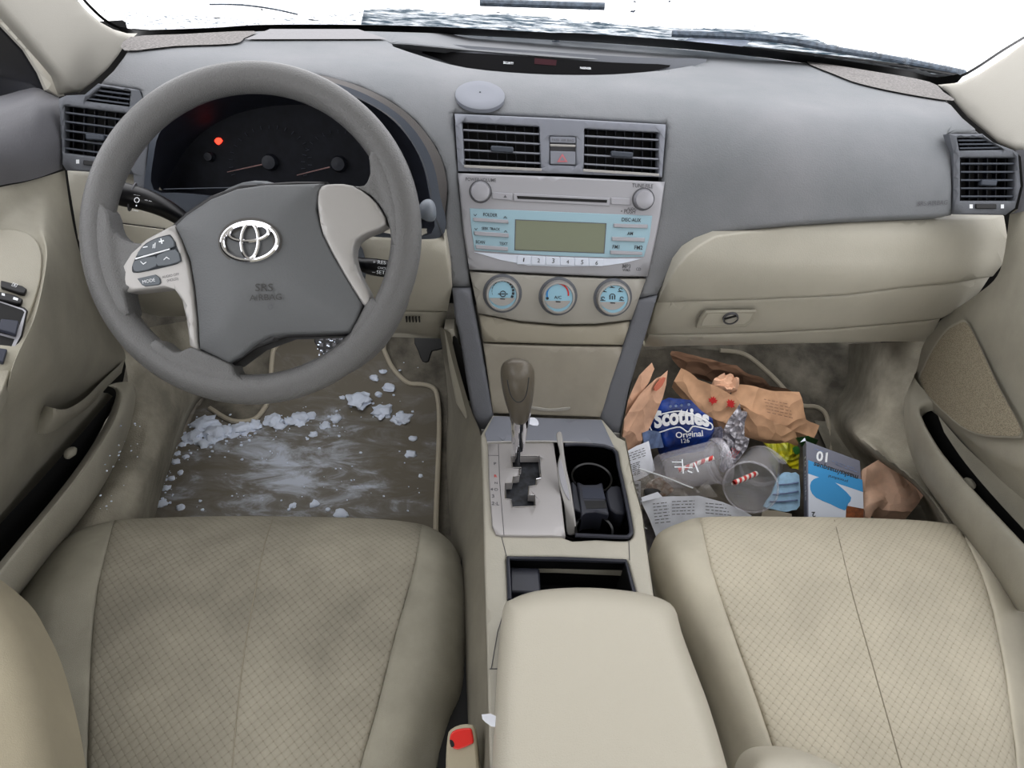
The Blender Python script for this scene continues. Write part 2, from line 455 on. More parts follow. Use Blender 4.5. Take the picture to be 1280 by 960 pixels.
dash = thing('dashboard', 'grey and beige moulded car dashboard under the snowy windscreen', 'dashboard', (0, .1, .5))
ws_base = [(178, 43), (260, 40), (330, 37), (450, 37), (560, 40), (690, 47), (800, 55), (920, 66), (1040, 82), (1130, 96), (1165, 104)]
crest = [(556, 298), (556, 272), (559, 240), (556, 213), (545, 185), (520, 152), (490, 128), (450, 108), (400, 94), (340, 87), (280, 89), (230, 101), (198, 120), (188, 150)]
pad = ws_base + [(1182, 117), (1191, 130), (1205, 146), (1229, 166), (1187, 166), (1192, 190), (1192, 268)] + \
      [(1175, 271), (1062, 276), (987, 281), (931, 287), (894, 292), (871, 304), (856, 316), (844, 331), (832, 352), (823, 368), (798, 373),
       (806, 349), (812, 320), (822, 270), (829, 220), (834, 155), (700, 147), (567, 141), (571, 200), (575, 240), (581, 290), (588, 358), (565, 358), (563, 337)] + \
      crest + [(173, 112), (122, 104), (140, 87), (153, 70), (162, 55)]
clock_hole = smo([(489, 52.5), (583, 60.5), (705, 70), (806, 75), (879, 75.5), (851, 83), (806, 88.5), (745, 92), (664, 90.5), (583, 83), (526, 68)], 3)
region('upper_pad', pad, GS, M['pad'], dash, holes=[clock_hole], step=8, skirt=(0, .02, -.012), edge=(5, (0, .006, -.004)))
region('defroster_grille', smo([(164, 49), (230, 45), (318, 41), (306, 50), (292, 57), (220, 60), (157, 66)], 3), GSu(.003), mat('grille_brown', (140, 136, 134), .7, grain=1, gs=900, mott=.35, ms=260), dash, step=5)
region('defroster_grille', smo([(1008, 79), (1090, 91), (1160, 104), (1178, 117), (1190, 128), (1130, 119), (1075, 107), (1045, 96)], 3), GSu(.003), bpy.data.materials['grille_brown'], dash, step=8)
region('hood_ledge_highlight', [(338, 38.5), (448, 38.5), (484, 51), (306, 51.5)], GSu(.003), mat('pad_highlight', (142, 141, 143), .8, grain=.4, gs=500, spec=.1), dash, step=9)  # paler patch paints the highlight along the cluster hood ledge
# clock display in the crescent recess
PD = Plane(GS(690, 68), (0, -.86, .5))
region('display_recess', smo([(485, 50), (583, 57), (705, 66), (806, 72), (884, 74), (851, 87), (806, 93), (745, 97), (664, 95), (583, 88), (522, 71)], 3), PD.S(-.006), M['pad_dark'], dash, step=9)
clk = region('clock_lens', smo([(528, 64.5), (583, 66), (664, 71), (765, 78), (838, 81.5), (806, 89.5), (745, 93), (664, 91.5), (583, 84), (545, 72)], 3), PD.S(-.003), M['lensblack'], dash, step=9)
slab('clock_digits', [(668, 72.5), (696, 75), (695, 82), (668, 80)], PD, mat('clock_red_dark', (60, 26, 34), .5, spec=.2), clk, -.0022, .0004)
PCL = Plane(PD.o-PD.n*.003, PD.n)
text('display_lettering', 'SECURITY', (629, 79.5), (642, 80.5), PCL, M['white'], clk, hs=1.3, bold=.03)
text('display_lettering', 'PASSENGER', (725, 86), (739, 86.8), PCL, M['white'], clk, hs=1.3, bold=.03)
text('airbag_lettering', 'SRS AIRBAG', (1147, 257.5), (1184, 255.5), plane3(GS(1147, 257), GS(1184, 257), GS(1165, 240)), M['inkg'], dash)

# side vents
def side_vent(outline, pl, up, lo, wheel, tabx):
    f = region('side_vent', outline, pl.S(.004), M['pad_dark'], dash, holes=[up, lo], step=14, skirt=-pl.n*.02, edge=(3, -pl.n*.003))
    vent(f, up, pl, .03, 3, 4, tab=False, top=.001); vent(f, lo, pl, .04, 5, 6, top=.001)
    slab('vent_wheel', wheel, pl, M['black'], f, .007, .006, bev=.001)
    return f
PVL = Plane(at(120, 160, 'y', -.075), (.22, -.92, .34))
PVR = Plane(at(1230, 215, 'y', -.075), (-.22, -.92, .34))
fl = side_vent([(73, 123), (82, 119), (105, 118), (122, 104), (173, 112), (190, 150), (183, 200), (181, 241), (168, 239), (166, 218), (82, 213), (77, 205)], PVL,
          [(126, 109), (163, 114), (161, 133), (106, 126)], [(80, 132), (160, 142), (157, 201), (80, 191)], [(104, 200), (155, 206), (155, 212), (104, 206)], 0)
fr = side_vent([(1187, 167), (1229, 167), (1243, 178), (1267, 187), (1274, 192), (1277, 233), (1270, 260), (1258, 269), (1193, 268), (1193, 190)], PVR,
          [(1197, 172), (1229, 172), (1255, 187), (1200, 188)], [(1201, 197), (1270, 197), (1268, 251), (1201, 251)], [(1220, 255), (1246, 255), (1246, 261), (1220, 261)], 0)
for (x, y), pl, f in (((97, 202), PVL, fl), ((1214, 258), PVR, fr), ((1253, 258), PVR, fr)):
    slab('vent_mark', [(x-2, y-2.5), (x+2, y-2.5), (x+2, y+2.5), (x-2, y+2.5)], pl, M['white'], f, .0048, .0005)

# stack legs below the pad
def leg(pts, nm='stack_leg'):
    return region(nm, pts, PS.S(.006), M['stack_legs'], dash, step=8, skirt=-PS.n*.06, edge=(5, -PS.n*.006))
M['stack_legs'] = mat('leg_grey', (104, 106, 112), .5, grain=.4, gs=500)
leg([(565, 361), (588, 361), (593, 388), (600, 425), (609, 475), (617, 520), (609, 545), (602, 543), (590, 520), (582, 470), (575, 425), (568, 395)])
leg([(798, 376), (823, 370), (817, 390), (808, 420), (798, 450), (786, 492), (779, 530), (775, 547), (766, 547), (750, 523), (762, 480), (777, 440), (788, 405)])
for x in ((601, 541), (767, 545)):
    q = [(x[0], x[1]-4), (x[0]+8, x[1]-3), (x[0]+8, x[1]+3), (x[0]+1, x[1]+3)]
    slab('leg_cap', q, PS, M['silver'], dash, .008, .01, bev=.001)

# beige lower panels
glove = thing('glove_compartment', 'beige glove box with a latch handle below the passenger airbag panel', 'glove box', at(1000, 380, 'y', -.1))
gtop = [(1258, 270), (1175, 273), (1062, 278), (987, 283), (931, 289), (895, 294), (873, 306), (858, 318), (846, 333), (835, 353), (822, 379)]
region('upper_panel', gtop + [(860, 377), (940, 375), (1010, 372), (1062, 369), (1130, 360), (1200, 353), (1243, 346), (1256, 330), (1262, 300)], GL, M['beige'], glove, step=16, skirt=(0, .03, 0), edge=(4, (0, .005, -.002)))
region('door', [(821, 381), (860, 379), (940, 377), (1010, 374), (1062, 371), (1130, 362), (1200, 355), (1242, 348), (1228, 368), (1205, 388), (1180, 401), (1120, 407), (1040, 414), (960, 418), (880, 420), (811, 421)],
       lambda a, b: GL(a, b)+V((0, .005, 0)), M['beige'], glove, step=16, skirt=(0, .03, 0), edge=(4, (0, .004, 0)))
region('knee_panel', [(812, 423), (880, 422), (960, 420), (1040, 416), (1120, 409), (1180, 403), (1172, 418), (1162, 431), (1100, 432), (1000, 434), (900, 436), (806, 438)], lambda a, b: GL(a, b)+V((0, .008, 0)), M['beige'], dash, step=14, skirt=(0, .03, 0), edge=(4, (0, .005, 0)))
PG = plane3(GL(880, 400), GL(940, 400), GL(910, 380)); PG.o += PG.n*.002
hd = slab('handle', [(882, 390), (946, 389), (942, 400), (932, 409), (870, 411), (875, 398)], PG, M['beige_door'], glove, .004, .006, bev=.0015)
slab('handle_recess', [(885, 393), (941, 392), (937, 400), (930, 405), (877, 407), (880, 399)], PG, M['beige'], hd, .0046, .001)
v, f = lathe_data(PG.hit(913, 397, .005), PG.n, [(.0001, .004), (.009, .004), (.0105, .002), (.0105, 0)], 24); mk('lock', v, f, M['champ'], glove)
slab('lock_slot', [(905, 398), (920, 394), (921, 396), (906, 400)], PG, M['black'], glove, .0098, .0006)
v, f = lathe_data(PG.hit(913, 397, .005), PG.n, [(.0105, .004), (.0125, .004), (.0125, 0)], 24); mk('lock_ring', v, f, M['inkg'], glove)

lowerL = region('driver_lower_panel', [(82, 215), (166, 220), (168, 241), (186, 243), (200, 262), (300, 262), (466, 296), (556, 299), (563, 338), (565, 360), (559, 391), (515, 390), (440, 388), (240, 396), (200, 398), (150, 386), (118, 352), (96, 300)],
       GL, M['beige'], dash, step=16, skirt=(0, .03, 0), edge=(4, (0, .005, 0)))
region('driver_knee_panel', [(240, 398), (440, 390), (515, 392), (558, 393), (554, 426), (494, 424), (420, 425), (340, 424), (260, 420), (230, 404)], lambda a, b: GL(a, b)+V((0, .004, 0)), M['beige'], dash, step=14, skirt=(0, .03, 0), edge=(4, (0, .004, 0)))
PK = plane3(GL(500, 405), GL(530, 405), GL(515, 395)); PK.o += PK.n*.001
for i in range(5): slab('knee_slot', [(507+i*4, 397), (508.6+i*4, 397), (509.2+i*4, 403), (507.6+i*4, 403)], PK, M['black'], dash, .002, .003)
PT = plane3(GL(150, 290), GL(195, 290), GL(170, 270)); PT.o += PT.n*.002
slab('coin_tray_lid', [(141, 281), (146, 278), (205, 286), (205, 312), (141, 300)], PT, M['black'], dash, .0015, .002)
slab('coin_tray_lid', [(142.5, 282), (147, 279.5), (204, 287), (204, 311), (142.5, 299)], PT, M['beige'], dash, .003, .003, bev=.001)
# dark inner structure behind all panels
prof = [(.40, .80), (.12, .80), (.11, .78), (.0, .50), (.06, .47), (.40, .47)]
b = MB(); n = len(prof); vs = [V((x, y, z)) for x in (-.70, .72) for y, z in prof]
b.add(vs, [tuple(range(n)), tuple(range(2*n-1, n-1, -1))]+[(i, i+n, (i+1) % n+n, (i+1) % n) for i in range(n)])
b.build('inner_frame', M['blackdeep'], dash, smooth=False)
disc = lathe('adhesive_disc', GS(600, 121)+V((0, 0, .001)), (0, -.30, .95), [(.0001, .0042), (.02, .0046), (.034, .0042), (.037, .002), (.037, -.004)], M['disc'], dash, seg=48)
v, f = lathe_data(GS(600, 120)+V((0, 0, .0055)), (0, -.30, .95), [(.0001, .0008), (.0012, .0004), (.0012, 0)], 10); mk('disc_pin', v, f, M['ink'], disc)

# ================================================================ instrument cluster
clu = thing('instrument_cluster', 'dark instrument cluster behind the steering wheel with one red warning light lit', 'gauges', (-.34, -.02, .7))
PO = Plane((-.35, -.085, .74), (0, -.94, .34)); PF = Plane((-.35, .005, .74), (0, -.94, .34))
opening = smo([(192, 237), (193, 190), (200, 165), (215, 146), (235, 128), (275, 112), (330, 104), (385, 105), (432, 117), (475, 138), (505, 165), (526, 200), (536, 240), (539, 292), (470, 290), (400, 262), (240, 242)], 4)
face = smo([(207, 237), (216, 215), (232, 188), (256, 163), (296, 142), (345, 132), (400, 132), (440, 142), (475, 160), (500, 185), (515, 215), (522, 245), (522, 288), (460, 280), (400, 258), (240, 241)], 4)
N = 90
def ringpts(poly, pl, h=0):
    P = [pl.hit(a, b, h) for a, b in poly]; return resample(P+[P[0]], N)[:N]
A = ringpts(opening, PO); B = ringpts(face, PF)
loft('shroud', A, B, M['navy'], clu, 5, closed=True)
A3 = [GS(a, b) for a, b in crest] ; ocr = [(556, 300), (541, 262), (538, 240), (531, 210), (520, 186), (500, 158), (474, 137), (440, 119), (395, 106), (340, 102), (280, 107), (232, 124), (208, 143), (196, 160)]
B3 = [PO.hit(a, b, .004) for a, b in ocr]
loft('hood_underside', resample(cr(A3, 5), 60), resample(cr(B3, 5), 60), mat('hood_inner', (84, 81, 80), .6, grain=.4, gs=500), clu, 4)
bz_in = opening; bz_out = smo([(180, 243), (184, 200), (190, 163), (206, 140), (228, 122), (272, 105), (330, 97), (388, 98), (438, 110), (483, 132), (516, 160), (539, 198), (549, 240), (553, 296), (470, 296), (400, 285), (240, 275), (195, 262)], 4)
loft('bezel', ringpts(bz_out, PO, .0), ringpts(bz_in, PO, .004), M['bezel'], clu, 2, closed=True)
region('face', smo([(200, 241), (210, 210), (230, 182), (256, 158), (296, 137), (345, 127), (400, 127), (445, 137), (480, 156), (507, 185), (522, 215), (528, 245), (528, 292), (460, 286), (400, 264), (240, 246)], 3), PF.S(-.002), M['cluster'], clu, step=25)
slab('red_warning_light', smo([(270, 173), (273, 172), (276, 173), (278, 176), (276, 179), (273, 181), (270, 179), (268, 176)], 2), PF, M['redlamp'], clu, .001, .001)
for a in ((263, 196), (338, 203), (424, 205), (478, 200)):
    r = .017 if a[0] in (338, 424) else .010
    v, f = lathe_data(PF.hit(*a, 0), PF.n, [(.0001, .012), (r*.6, .011), (r*.75, 0)], 20); mk('needle_hub', v, f, mat('hub_dark', (26, 30, 40), .5) if 'hub_dark' not in bpy.data.materials else bpy.data.materials['hub_dark'], clu)
for a, c in (((331, 205), (284, 215)), ((412, 209), (371, 219))):
    tube('needle', [PF.hit(*a, .009), PF.hit(*c, .009)], [.0012, .0006], M['needle'], clu, 6)
for cx, cy, r in ((338, 203, 52), (424, 205, 48)):
    b = MB()
    for i in range(0, 19):
        a = math.radians(200-i*12); p = [(cx+math.cos(a)*r, cy-math.sin(a)*r*.9), (cx+math.cos(a)*(r-5), cy-math.sin(a)*(r-5)*.9)]
        b.add(*tube_data([PF.hit(*p[0], .001), PF.hit(*p[1], .001)], .0005, 4))
    b.build('dial_ticks', mat('tick_dim', (52, 56, 68), .6) if 'tick_dim' not in bpy.data.materials else bpy.data.materials['tick_dim'], clu, smooth=False)
# front glass strip low edge
tube('lens_edge', [PO.hit(205, 236.5, -.002), PO.hit(400, 232, -.002)], .0009, M['bezel'], clu, 5)

# ================================================================ centre vents
cv = thing('centre_vent_panel', 'grey panel with two air vents and hazard switch above the radio', 'air vent', PS.hit(700, 180))
VL = [(578, 153), (674, 158.5), (676, 210.5), (581, 206)]; VR = [(731, 161), (824, 166), (823, 217), (730, 211)]
BT = [(687, 170), (720, 171), (720, 207), (687, 206)]
region('panel', [(568, 142), (700, 148), (833, 155.5), (828, 221.5), (700, 217), (572.5, 214)], PS.S(.003), M['stack_grey'], cv, holes=[VL, VR, BT], step=14, skirt=-PS.n*.02, edge=(2.5, -PS.n*.0025))
vent(cv, VL, PS, .05, 4, 8, top=.002, mslat=M['stack_grey']); vent(cv, VR, PS, .05, 4, 8, top=.002, mslat=M['stack_grey'])
for q in (VL, VR):
    w = [(q[3][0]-1, q[3][1]), (q[2][0]+1, q[2][1]), (q[2][0]+1, q[2][1]+3.5), (q[3][0]-1, q[3][1]+3.5)]
    slab('vent_lip', w, PS, M['silver'], cv, .0042, .003, bev=.0006)
slab('button_recess', BT, PS, M['inkg'], cv, -.004, .002)
slab('indicator_lens', [(687.5, 170.5), (719.5, 171.5), (719.5, 179), (687.5, 178)], PS, M['stack_grey'], cv, .0025, .008, bev=.0006)
slab('indicator_bar', [(687.5, 180), (719.5, 181), (719.5, 184), (687.5, 183)], PS, M['silver'], cv, .004, .008, bev=.0008)
hz = slab('hazard_button', [(687.8, 188.5), (719.5, 189.5), (719.5, 206), (688, 205)], PS, M['stack_grey'], cv, .0035, .009, bev=.001)
tri = lambda c, r: [(c[0], c[1]-r), (c[0]+r*1.1, c[1]+r*.75), (c[0]-r*1.1, c[1]+r*.75)]
slab('hazard_triangle', tri((703, 198), 6), PS, mat('faded_red', (186, 112, 120), .5), hz, .0043, .001)
slab('hazard_triangle', tri((703, 198.4), 3.2), PS, M['stack_grey'], hz, .0047, .001)
text('indicator_lettering', 'PASS  AIR BAG', (690, 176.5), (717, 177.3), PS, M['inkg'], cv, h=.0028)

# ================================================================ radio
rad = thing('car_radio', 'silver car radio with green display, pale blue button field and two round knobs', 'radio', PS.hit(700, 280))
body = region('body', [(572, 216.5), (700, 221), (831.5, 227.5), (826, 270), (818, 310), (810, 346), (760, 346), (700, 343.5), (640, 340.5), (586.5, 337.5), (579, 290)], PS.S(.006), M['silver2'], rad, step=14, skirt=-PS.n*.02, edge=(3, -PS.n*.003))
def knob(c, r, h, parent, name='knob', m=None):
    C = PS.hit(*c, .006)
    v, f = lathe_data(C, PS.n, [(.0001, h), (r*.72, h), (r*.86, h-.0008), (r*.9, h-.003), (r*.96, h*.35), (r, 0)], 36); k = mk(name, v, f, m or M['button'], parent)
    v, f = lathe_data(C, PS.n, [(r*1.0, .0015), (r*1.12, .001), (r*1.14, -.002)], 36); mk('knob_ring', v, f, M['inkg'], k); return k
knob((600.5, 239.5), .0152, .013, rad); knob((804, 249), .0152, .013, rad)
def rbut(name, q, parent=rad, m='button', top=.0085, **k): return slab(name, q, PS, M[m], parent, top, .005, bev=.0008, **k)
rbut('eject_button', [(615, 240), (640.5, 242), (640.5, 250.5), (615, 248.5)]); rbut('tune_button', [(764, 247), (788, 248), (788, 256.5), (764, 255.5)])
slab('eject_mark', tri((631.5, 245.5), 2), PS, M['inkg'], rad, .0089, .0005)
slab('slot_frame', [(642, 241.5), (763, 247.5), (762, 257.5), (642, 251.5)], PS, M['button'], rad, .0078, .004, bev=.0008)
slab('cd_slot', [(646, 244.8), (759, 250), (758.5, 253.5), (647, 248.5)], PS, M['blackdeep'], rad, .0083, .003)
bp_ = slab('button_field', [(587, 260.5), (815.5, 269.8), (812, 296), (805, 321), (760, 322), (700, 320), (645, 317), (593, 313), (589, 285)], PS, M['bluepanel'], rad, .0075, .004, bev=.0006)
slab('display', [(645, 275.3), (757, 280), (754.5, 316), (644, 312)], PS, M['lcd'], rad, .0080, .003)
slab('display_border', [(643.8, 274.2), (758.2, 279), (755.6, 317), (643, 313)], PS, M['inkg'], rad, .0077, .003)
for q in ([(591, 272), (635.5, 275), (635.5, 279.5), (592, 276.5)], [(592.5, 289), (636, 292), (636, 297), (593, 294)], [(594.5, 306), (635, 309), (635, 313.8), (595, 311)],
          [(767, 279.5), (810, 280.8), (809.5, 285.6), (767, 284.3)], [(765, 296), (806.5, 297.4), (806, 302.4), (765, 301)], [(763, 313), (803, 315), (803, 319), (763, 318)]):
    rbut('function_button', q, top=.0098)
slab('preset_strip', [(592, 315), (640, 318.6), (700, 322), (756, 323.5), (803, 323.2), (780, 329), (755, 332.5), (700, 333.5), (660, 332), (625, 325)], PS, M['boxwhite'], rad, .0076, .003, bev=.0005)
for i in range(6):
    x0, x1 = 646+18.1*i, 646+18.1*(i+1)-.9; y0 = 319.2+.75*i; y1 = 330.6+.4*i
    rbut('preset_button', [(x0, y0), (x1, y0+.7), (x1, y1+.3), (x0, y1)], m='boxwhite', top=.0086)
    text('preset_number', str(i+1), (x0+7.6, y0+8), (x0+(9 if i == 0 else 10.6), y0+8.2), PS, M['ink'], rad, h=.009, hs=.5 if i == 0 else 1)
def rt(s, a, b, h=.0081, m='ink', **k): text('lettering', s, a, b, PS, M[m], rad, h=h, hs=1.15, bold=.01, **k)
rt('POWER\u00b7VOLUME', (582, 226), (620, 227.4), .0065, 'inkg'); rt('TUNE\u00b7FILE', (790, 234), (816, 235.3), .0065, 'inkg'); rt('AUDIO', (784, 262.3), (796, 262.9), .0065, 'inkg'); rt('\u2022 PUSH', (776, 266.4), (794, 267), .0065, 'inkg')
rt('FOLDER', (604, 270), (621.5, 271)); rt('SEEK TRACK', (602, 287), (625, 288.3)); rt('SCAN', (594.5, 304), (606, 304.6)); rt('TEXT', (624, 306), (634.5, 306.6))
rt('DISC\u00b7AUX', (777, 276.5), (801, 277.6)); rt('AM', (784, 293.6), (791, 294)); rt('FM1', (765.6, 310.6), (774, 311)); rt('FM2', (793, 311.6), (803, 312))
for x, y, s in ((594, 269, -1), (631.5, 271.5, 1), (595, 286.5, -1), (632, 289, 1)):
    slab('arrow_mark', [(x-2, y+s), (x, y-s*1.2), (x+2, y+s), (x+2, y+s*1.8), (x, y-s*.3), (x-2, y+s*1.8)], PS, M['ink'], rad, .0081, .0004)
rt('MP3', (778, 335), (788, 335.4), .0065, 'inkg'); rt('WMA', (778, 339), (788, 339.4), .0065, 'inkg'); rt('CD', (795, 338), (801, 338.3), .0065, 'inkg')

# ================================================================ climate controls
clim = thing('climate_control_panel', 'champagne climate control panel with three round blue-faced dials below the radio', 'climate controls', PS.hit(700, 385))
region('panel', [(587, 340), (640, 342.8), (700, 346), (760, 348.5), (808, 349), (799, 374), (791, 400), (745, 405.5), (700, 406), (650, 402), (598, 392)], PS.S(.005), M['champ'], clim, step=14, skirt=-PS.n*.02, edge=(3, -PS.n*.003))
region('lower_trim', [(599, 394), (650, 404), (700, 408.5), (745, 408), (790, 402.5), (779, 432), (700, 431), (604, 428)], PS.S(.003), mat('champagne_dark', (160, 154, 140), .42, grain=.2), clim, step=14, skirt=-PS.n*.02, edge=(4, -PS.n*.004))
def circ(c, r, a0=0, a1=360, n=28, ry=None): return [(c[0]+r*math.cos(math.radians(a0+(a1-a0)*i/n)), c[1]-(ry or r)*math.sin(math.radians(a0+(a1-a0)*i/n))) for i in range(n+(a1-a0 < 360))]
def arcband(c, r0, r1, a0, a1, n=14): return circ(c, r1, a0, a1, n)+circ(c, r0, a0, a1, n)[::-1]
for k, c in enumerate(((628, 367), (697.5, 370.5), (765.8, 372))):
    d = thing('dial', None, None); d.parent = clim
    C = PS.hit(*c, .005); R = .0262
    v, f = lathe_data(C, PS.n, [(R*.83, .0125), (R*.86, .0138), (R*.95, .0135), (R, .010), (R*1.02, 0)], 44); ring = mk('dial_ring', v, f, M['chrome_soft'] if 'chrome_soft' in M else M['silver'], clim)
    bpy.data.objects.remove(d)
    v, f = lathe_data(C, PS.n, [(R*1.02, .002), (R*1.17, .001), (R*1.19, -.002)], 44); mk('dial_surround', v, f, M['pad_dark'], ring)
    v, f = lathe_data(C, PS.n, [(.0001, .0118), (R*.85, .0118), (R*.86, .0135)], 44); fc = mk('dial_face', v, f, M['bluedial'], ring)
    H = .0175; cc = (c[0]-.3, c[1]-2.6)   # the face stands proud of the panel
    slab('grip', circ((cc[0], cc[1]), 18, 207, 333, 18), PS, M['silver'], ring, H+.0006, .001)
    slab('pointer', [(cc[0]-2.5, cc[1]+8.4), (cc[0]+3.5, cc[1]+9), (cc[0]+3.5, cc[1]+10.2), (cc[0]-2.5, cc[1]+9.8)], PS, M['ink'], ring, H+.0011, .0004)
    def dm(q, m='ink'): slab('dial_mark', q, PS, M[m], fc, H, .0004)
    if k == 0:
        for i in range(14): dm(arcband(cc, 12.5, 12.8+i*.22, 200-i*17, 187-i*17, 3))
        dm(arcband((cc[0]+1, cc[1]+3), 3, 4, 20, 340, 12)); dm([(cc[0]-5, cc[1]+2.5), (cc[0]+7, cc[1]+2.5), (cc[0]+7, cc[1]+3.5), (cc[0]-5, cc[1]+3.5)])
    elif k == 1:
        dm(arcband(cc, 12.5, 14.3, 195, 88), 'bluearc'); dm(arcband(cc, 12.5, 14.3, 84, -8), 'red')
        text('dial_lettering', 'A/C', (cc[0]-4.5, cc[1]+5.5), (cc[0]+4.5, cc[1]+5.8), PS, M['ink'], fc, h=H, bold=.01)
        dm(circ((cc[0]-13, cc[1]+5), 1.8)); 
    else:
        for i, a in enumerate((200, 145, 90, 35, -20)):
            q = (cc[0]+12.5*math.cos(math.radians(a)), cc[1]-12*math.sin(math.radians(a))-.5)
            dm(arcband(q, 1.4, 2.4, 0, 300, 9)); dm([(q[0]-3.4, q[1]+2), (q[0]+3, q[1]+2.4), (q[0]+3, q[1]+3.2), (q[0]-3.4, q[1]+2.8)])
        dm(arcband((cc[0], cc[1]+1.5), 3, 4, 0, 180, 9)); 
        for i in (-3, 0, 3): dm([(cc[0]+i-.6, cc[1]+.2), (cc[0]+i+.6, cc[1]+.2), (cc[0]+i+.6, cc[1]+5), (cc[0]+i-.6, cc[1]+5)])
pk = thing('pocket_door', 'plain champagne pocket door behind the gear selector', 'storage pocket', PS.hit(690, 515))
region('door', [(604, 430.5), (700, 433.5), (779, 434.5), (752, 522), (690, 520), (616, 517)], PS.S(.004), mat('pocket_champagne', (158, 152, 140), .42, grain=.2, mott=.08, ms=10), pk, step=14, skirt=-PS.n*.02, edge=(3, -PS.n*.003))
slab('finger_lip', smo([(664, 508), (688, 511), (712, 509), (709, 513), (688, 514.5), (667, 512)], 3), PS, M['champ'], pk, .0065, .003, bev=.001)

# ================================================================ steering wheel
WC = at(314, 292, 'd', .77); wt, wy = .64, -.067
PW = Plane(WC, (math.sin(wy), -math.cos(wy)*math.cos(wt), math.sin(wt)), (math.cos(wy), math.sin(wy), 0))
sw = thing('steering_wheel', 'grey three-spoke steering wheel with silver trim, turned slightly to the left', 'steering wheel', WC-V((0, 0, .17)))
NS, NR = 96, 18; vs = []; fs = []
for i in range(NS):
    a = 2*math.pi*i/NS; rd = PW.u*math.cos(a)+PW.v*math.sin(a)
    for j in range(NR):
        b_ = 2*math.pi*j/NR; vs.append(WC+rd*(.1765+.0172*math.cos(b_))+PW.n*(.0185*math.sin(b_)))
for i in range(NS):
    for j in range(NR): fs.append((i*NR+j, ((i+1) % NS)*NR+j, ((i+1) % NS)*NR+(j+1) % NR, i*NR+(j+1) % NR))
mk('rim', vs, fs, M['rim'], sw)
def wreg(name, q, m, top, th, edge, drop, sm=0, **k):
    kw = dict(step=9, skirt=-PW.n*th, edge=(edge, -PW.n*drop)); kw.update(k)
    return region(name, smo(q, sm) if sm else q, PW.S(top), m, sw, **kw)
# spoke roots blending into the rim (rim vinyl)
def rootdisp(w, x, y, d):
    q = PW.hit(x, y)-WC; r = q.length; return w + PW.n*(.004*sstep(.152, .164, r)) - PW.n*(.020*sstep(.176, .187, r))
for q in ([(112, 250), (134, 262), (141, 288), (156, 300), (180, 304), (205, 300), (200, 340), (160, 362), (158, 372), (162, 392), (145, 390), (114, 330)],
          [(440, 232), (455, 231), (462, 216), (464, 190), (500, 190), (512, 260), (508, 320), (491, 305), (486, 282), (478, 262), (462, 243)],
          [(195, 425), (219, 440), (236, 434), (250, 438), (286, 454), (294, 466), (312, 478), (340, 484), (300, 500), (240, 480), (190, 445)],
          [(462, 372), (477, 380), (489, 376), (503, 356), (500, 380), (470, 432), (425, 466), (398, 462), (418, 450), (432, 431), (440, 412), (450, 392)]):
    wreg('spoke_root', q, M['rim'], .0115, .024, 3, .004, 3, disp=rootdisp, step=4, bstep=4)
# silver trims
wreg('spoke_trim', [(216, 280), (226, 300), (236, 330), (241, 360), (245, 400), (247, 438), (236, 432), (232, 400), (226, 375), (217, 362), (205, 360), (158, 365), (149, 349), (152, 332), (163, 315), (182, 298)], M['silver'], .012, .02, 4, .004)
wreg('spoke_trim', [(401, 232), (418, 229), (440, 231), (462, 245), (476, 262), (482, 280), (460, 290), (445, 300), (441, 318), (447, 340), (458, 360), (462, 372), (457, 384), (446, 370), (425, 335), (404, 295), (397, 265), (396, 245)], M['silver'], .012, .02, 4, .004, 2)
hubo = [(217, 282), (232, 268), (262, 248), (295, 235), (330, 230), (370, 229), (404, 228), (398, 240), (395, 262), (402, 290), (416, 318), (432, 345), (453, 380), (447, 398), (438, 416), (400, 417), (358, 418), (335, 421), (318, 430), (300, 445), (285, 454), (248, 436), (246, 400), (242, 360), (236, 325), (226, 300)]
def hubdisp(w, x, y, d): return w + PW.n*(.014*(1-max(0, 1-d/70)**2))
pad_ = wreg('airbag_cover', hubo, M['hub'], .012, .035, 5, .006, disp=hubdisp, bstep=5)
hub_black = wreg('hub_backing', [(212, 283), (232, 264), (262, 244), (300, 230), (370, 226), (408, 226), (402, 262), (420, 315), (462, 385), (445, 402), (436, 420), (358, 422), (320, 436), (290, 458), (243, 440), (238, 360)], M['black'], .004, .03, 4, .004)
# emblem
def wp(px, py, h): return PW.hit(px, py, h)
EM = thing('emblem', None, None); bpy.data.objects.remove(EM)
ec = (312.5, 302); EH = .0235
v, f = prism_data([wp(*p, EH+.002) for p in circ(ec, 40, n=40, ry=30)][::-1], -PW.n*.006); 
emb = mk('emblem_plate', v, f, mat('emblem_recess', (84, 82, 80), .5), sw)
def ell(c, rx, ry, rot, n=56):
    o = []
    for i in range(n):
        a = 2*math.pi*i/n; x, y = rx*math.cos(a), ry*math.sin(a); o.append((c[0]+x*math.cos(rot)-y*math.sin(rot), c[1]+x*math.sin(rot)+y*math.cos(rot)))
    return o
def ering(c, rx, ry, rot, r, h=EH+.0045): 
    P = [wp(a, b, h) for a, b in ell(c, rx, ry, rot)]; v, f = tube_data(P, r, 8, closed=True); mk('emblem_ring', v, f, M['chrome'], emb)
ering(ec, 34.5, 23.5, -.06, .0027); ering((312.8, 301.5), 10.5, 22, .03, .0023); ering((311, 291), 25, 10.5, -.06, .0023)
text('airbag_lettering', 'SRS', (319, 364), (341, 364), PW, M['hubink'], pad_, h=.0272, hs=.9)
text('airbag_lettering', 'AIRBAG', (312, 376), (352, 374.5), PW, M['hubink'], pad_, h=.0272, hs=.9)
tube('airbag_mark', [wp(a, b, .027) for a, b in circ((338, 383.5), 3, n=10)], .0004, M['inkg'], pad_, 5)
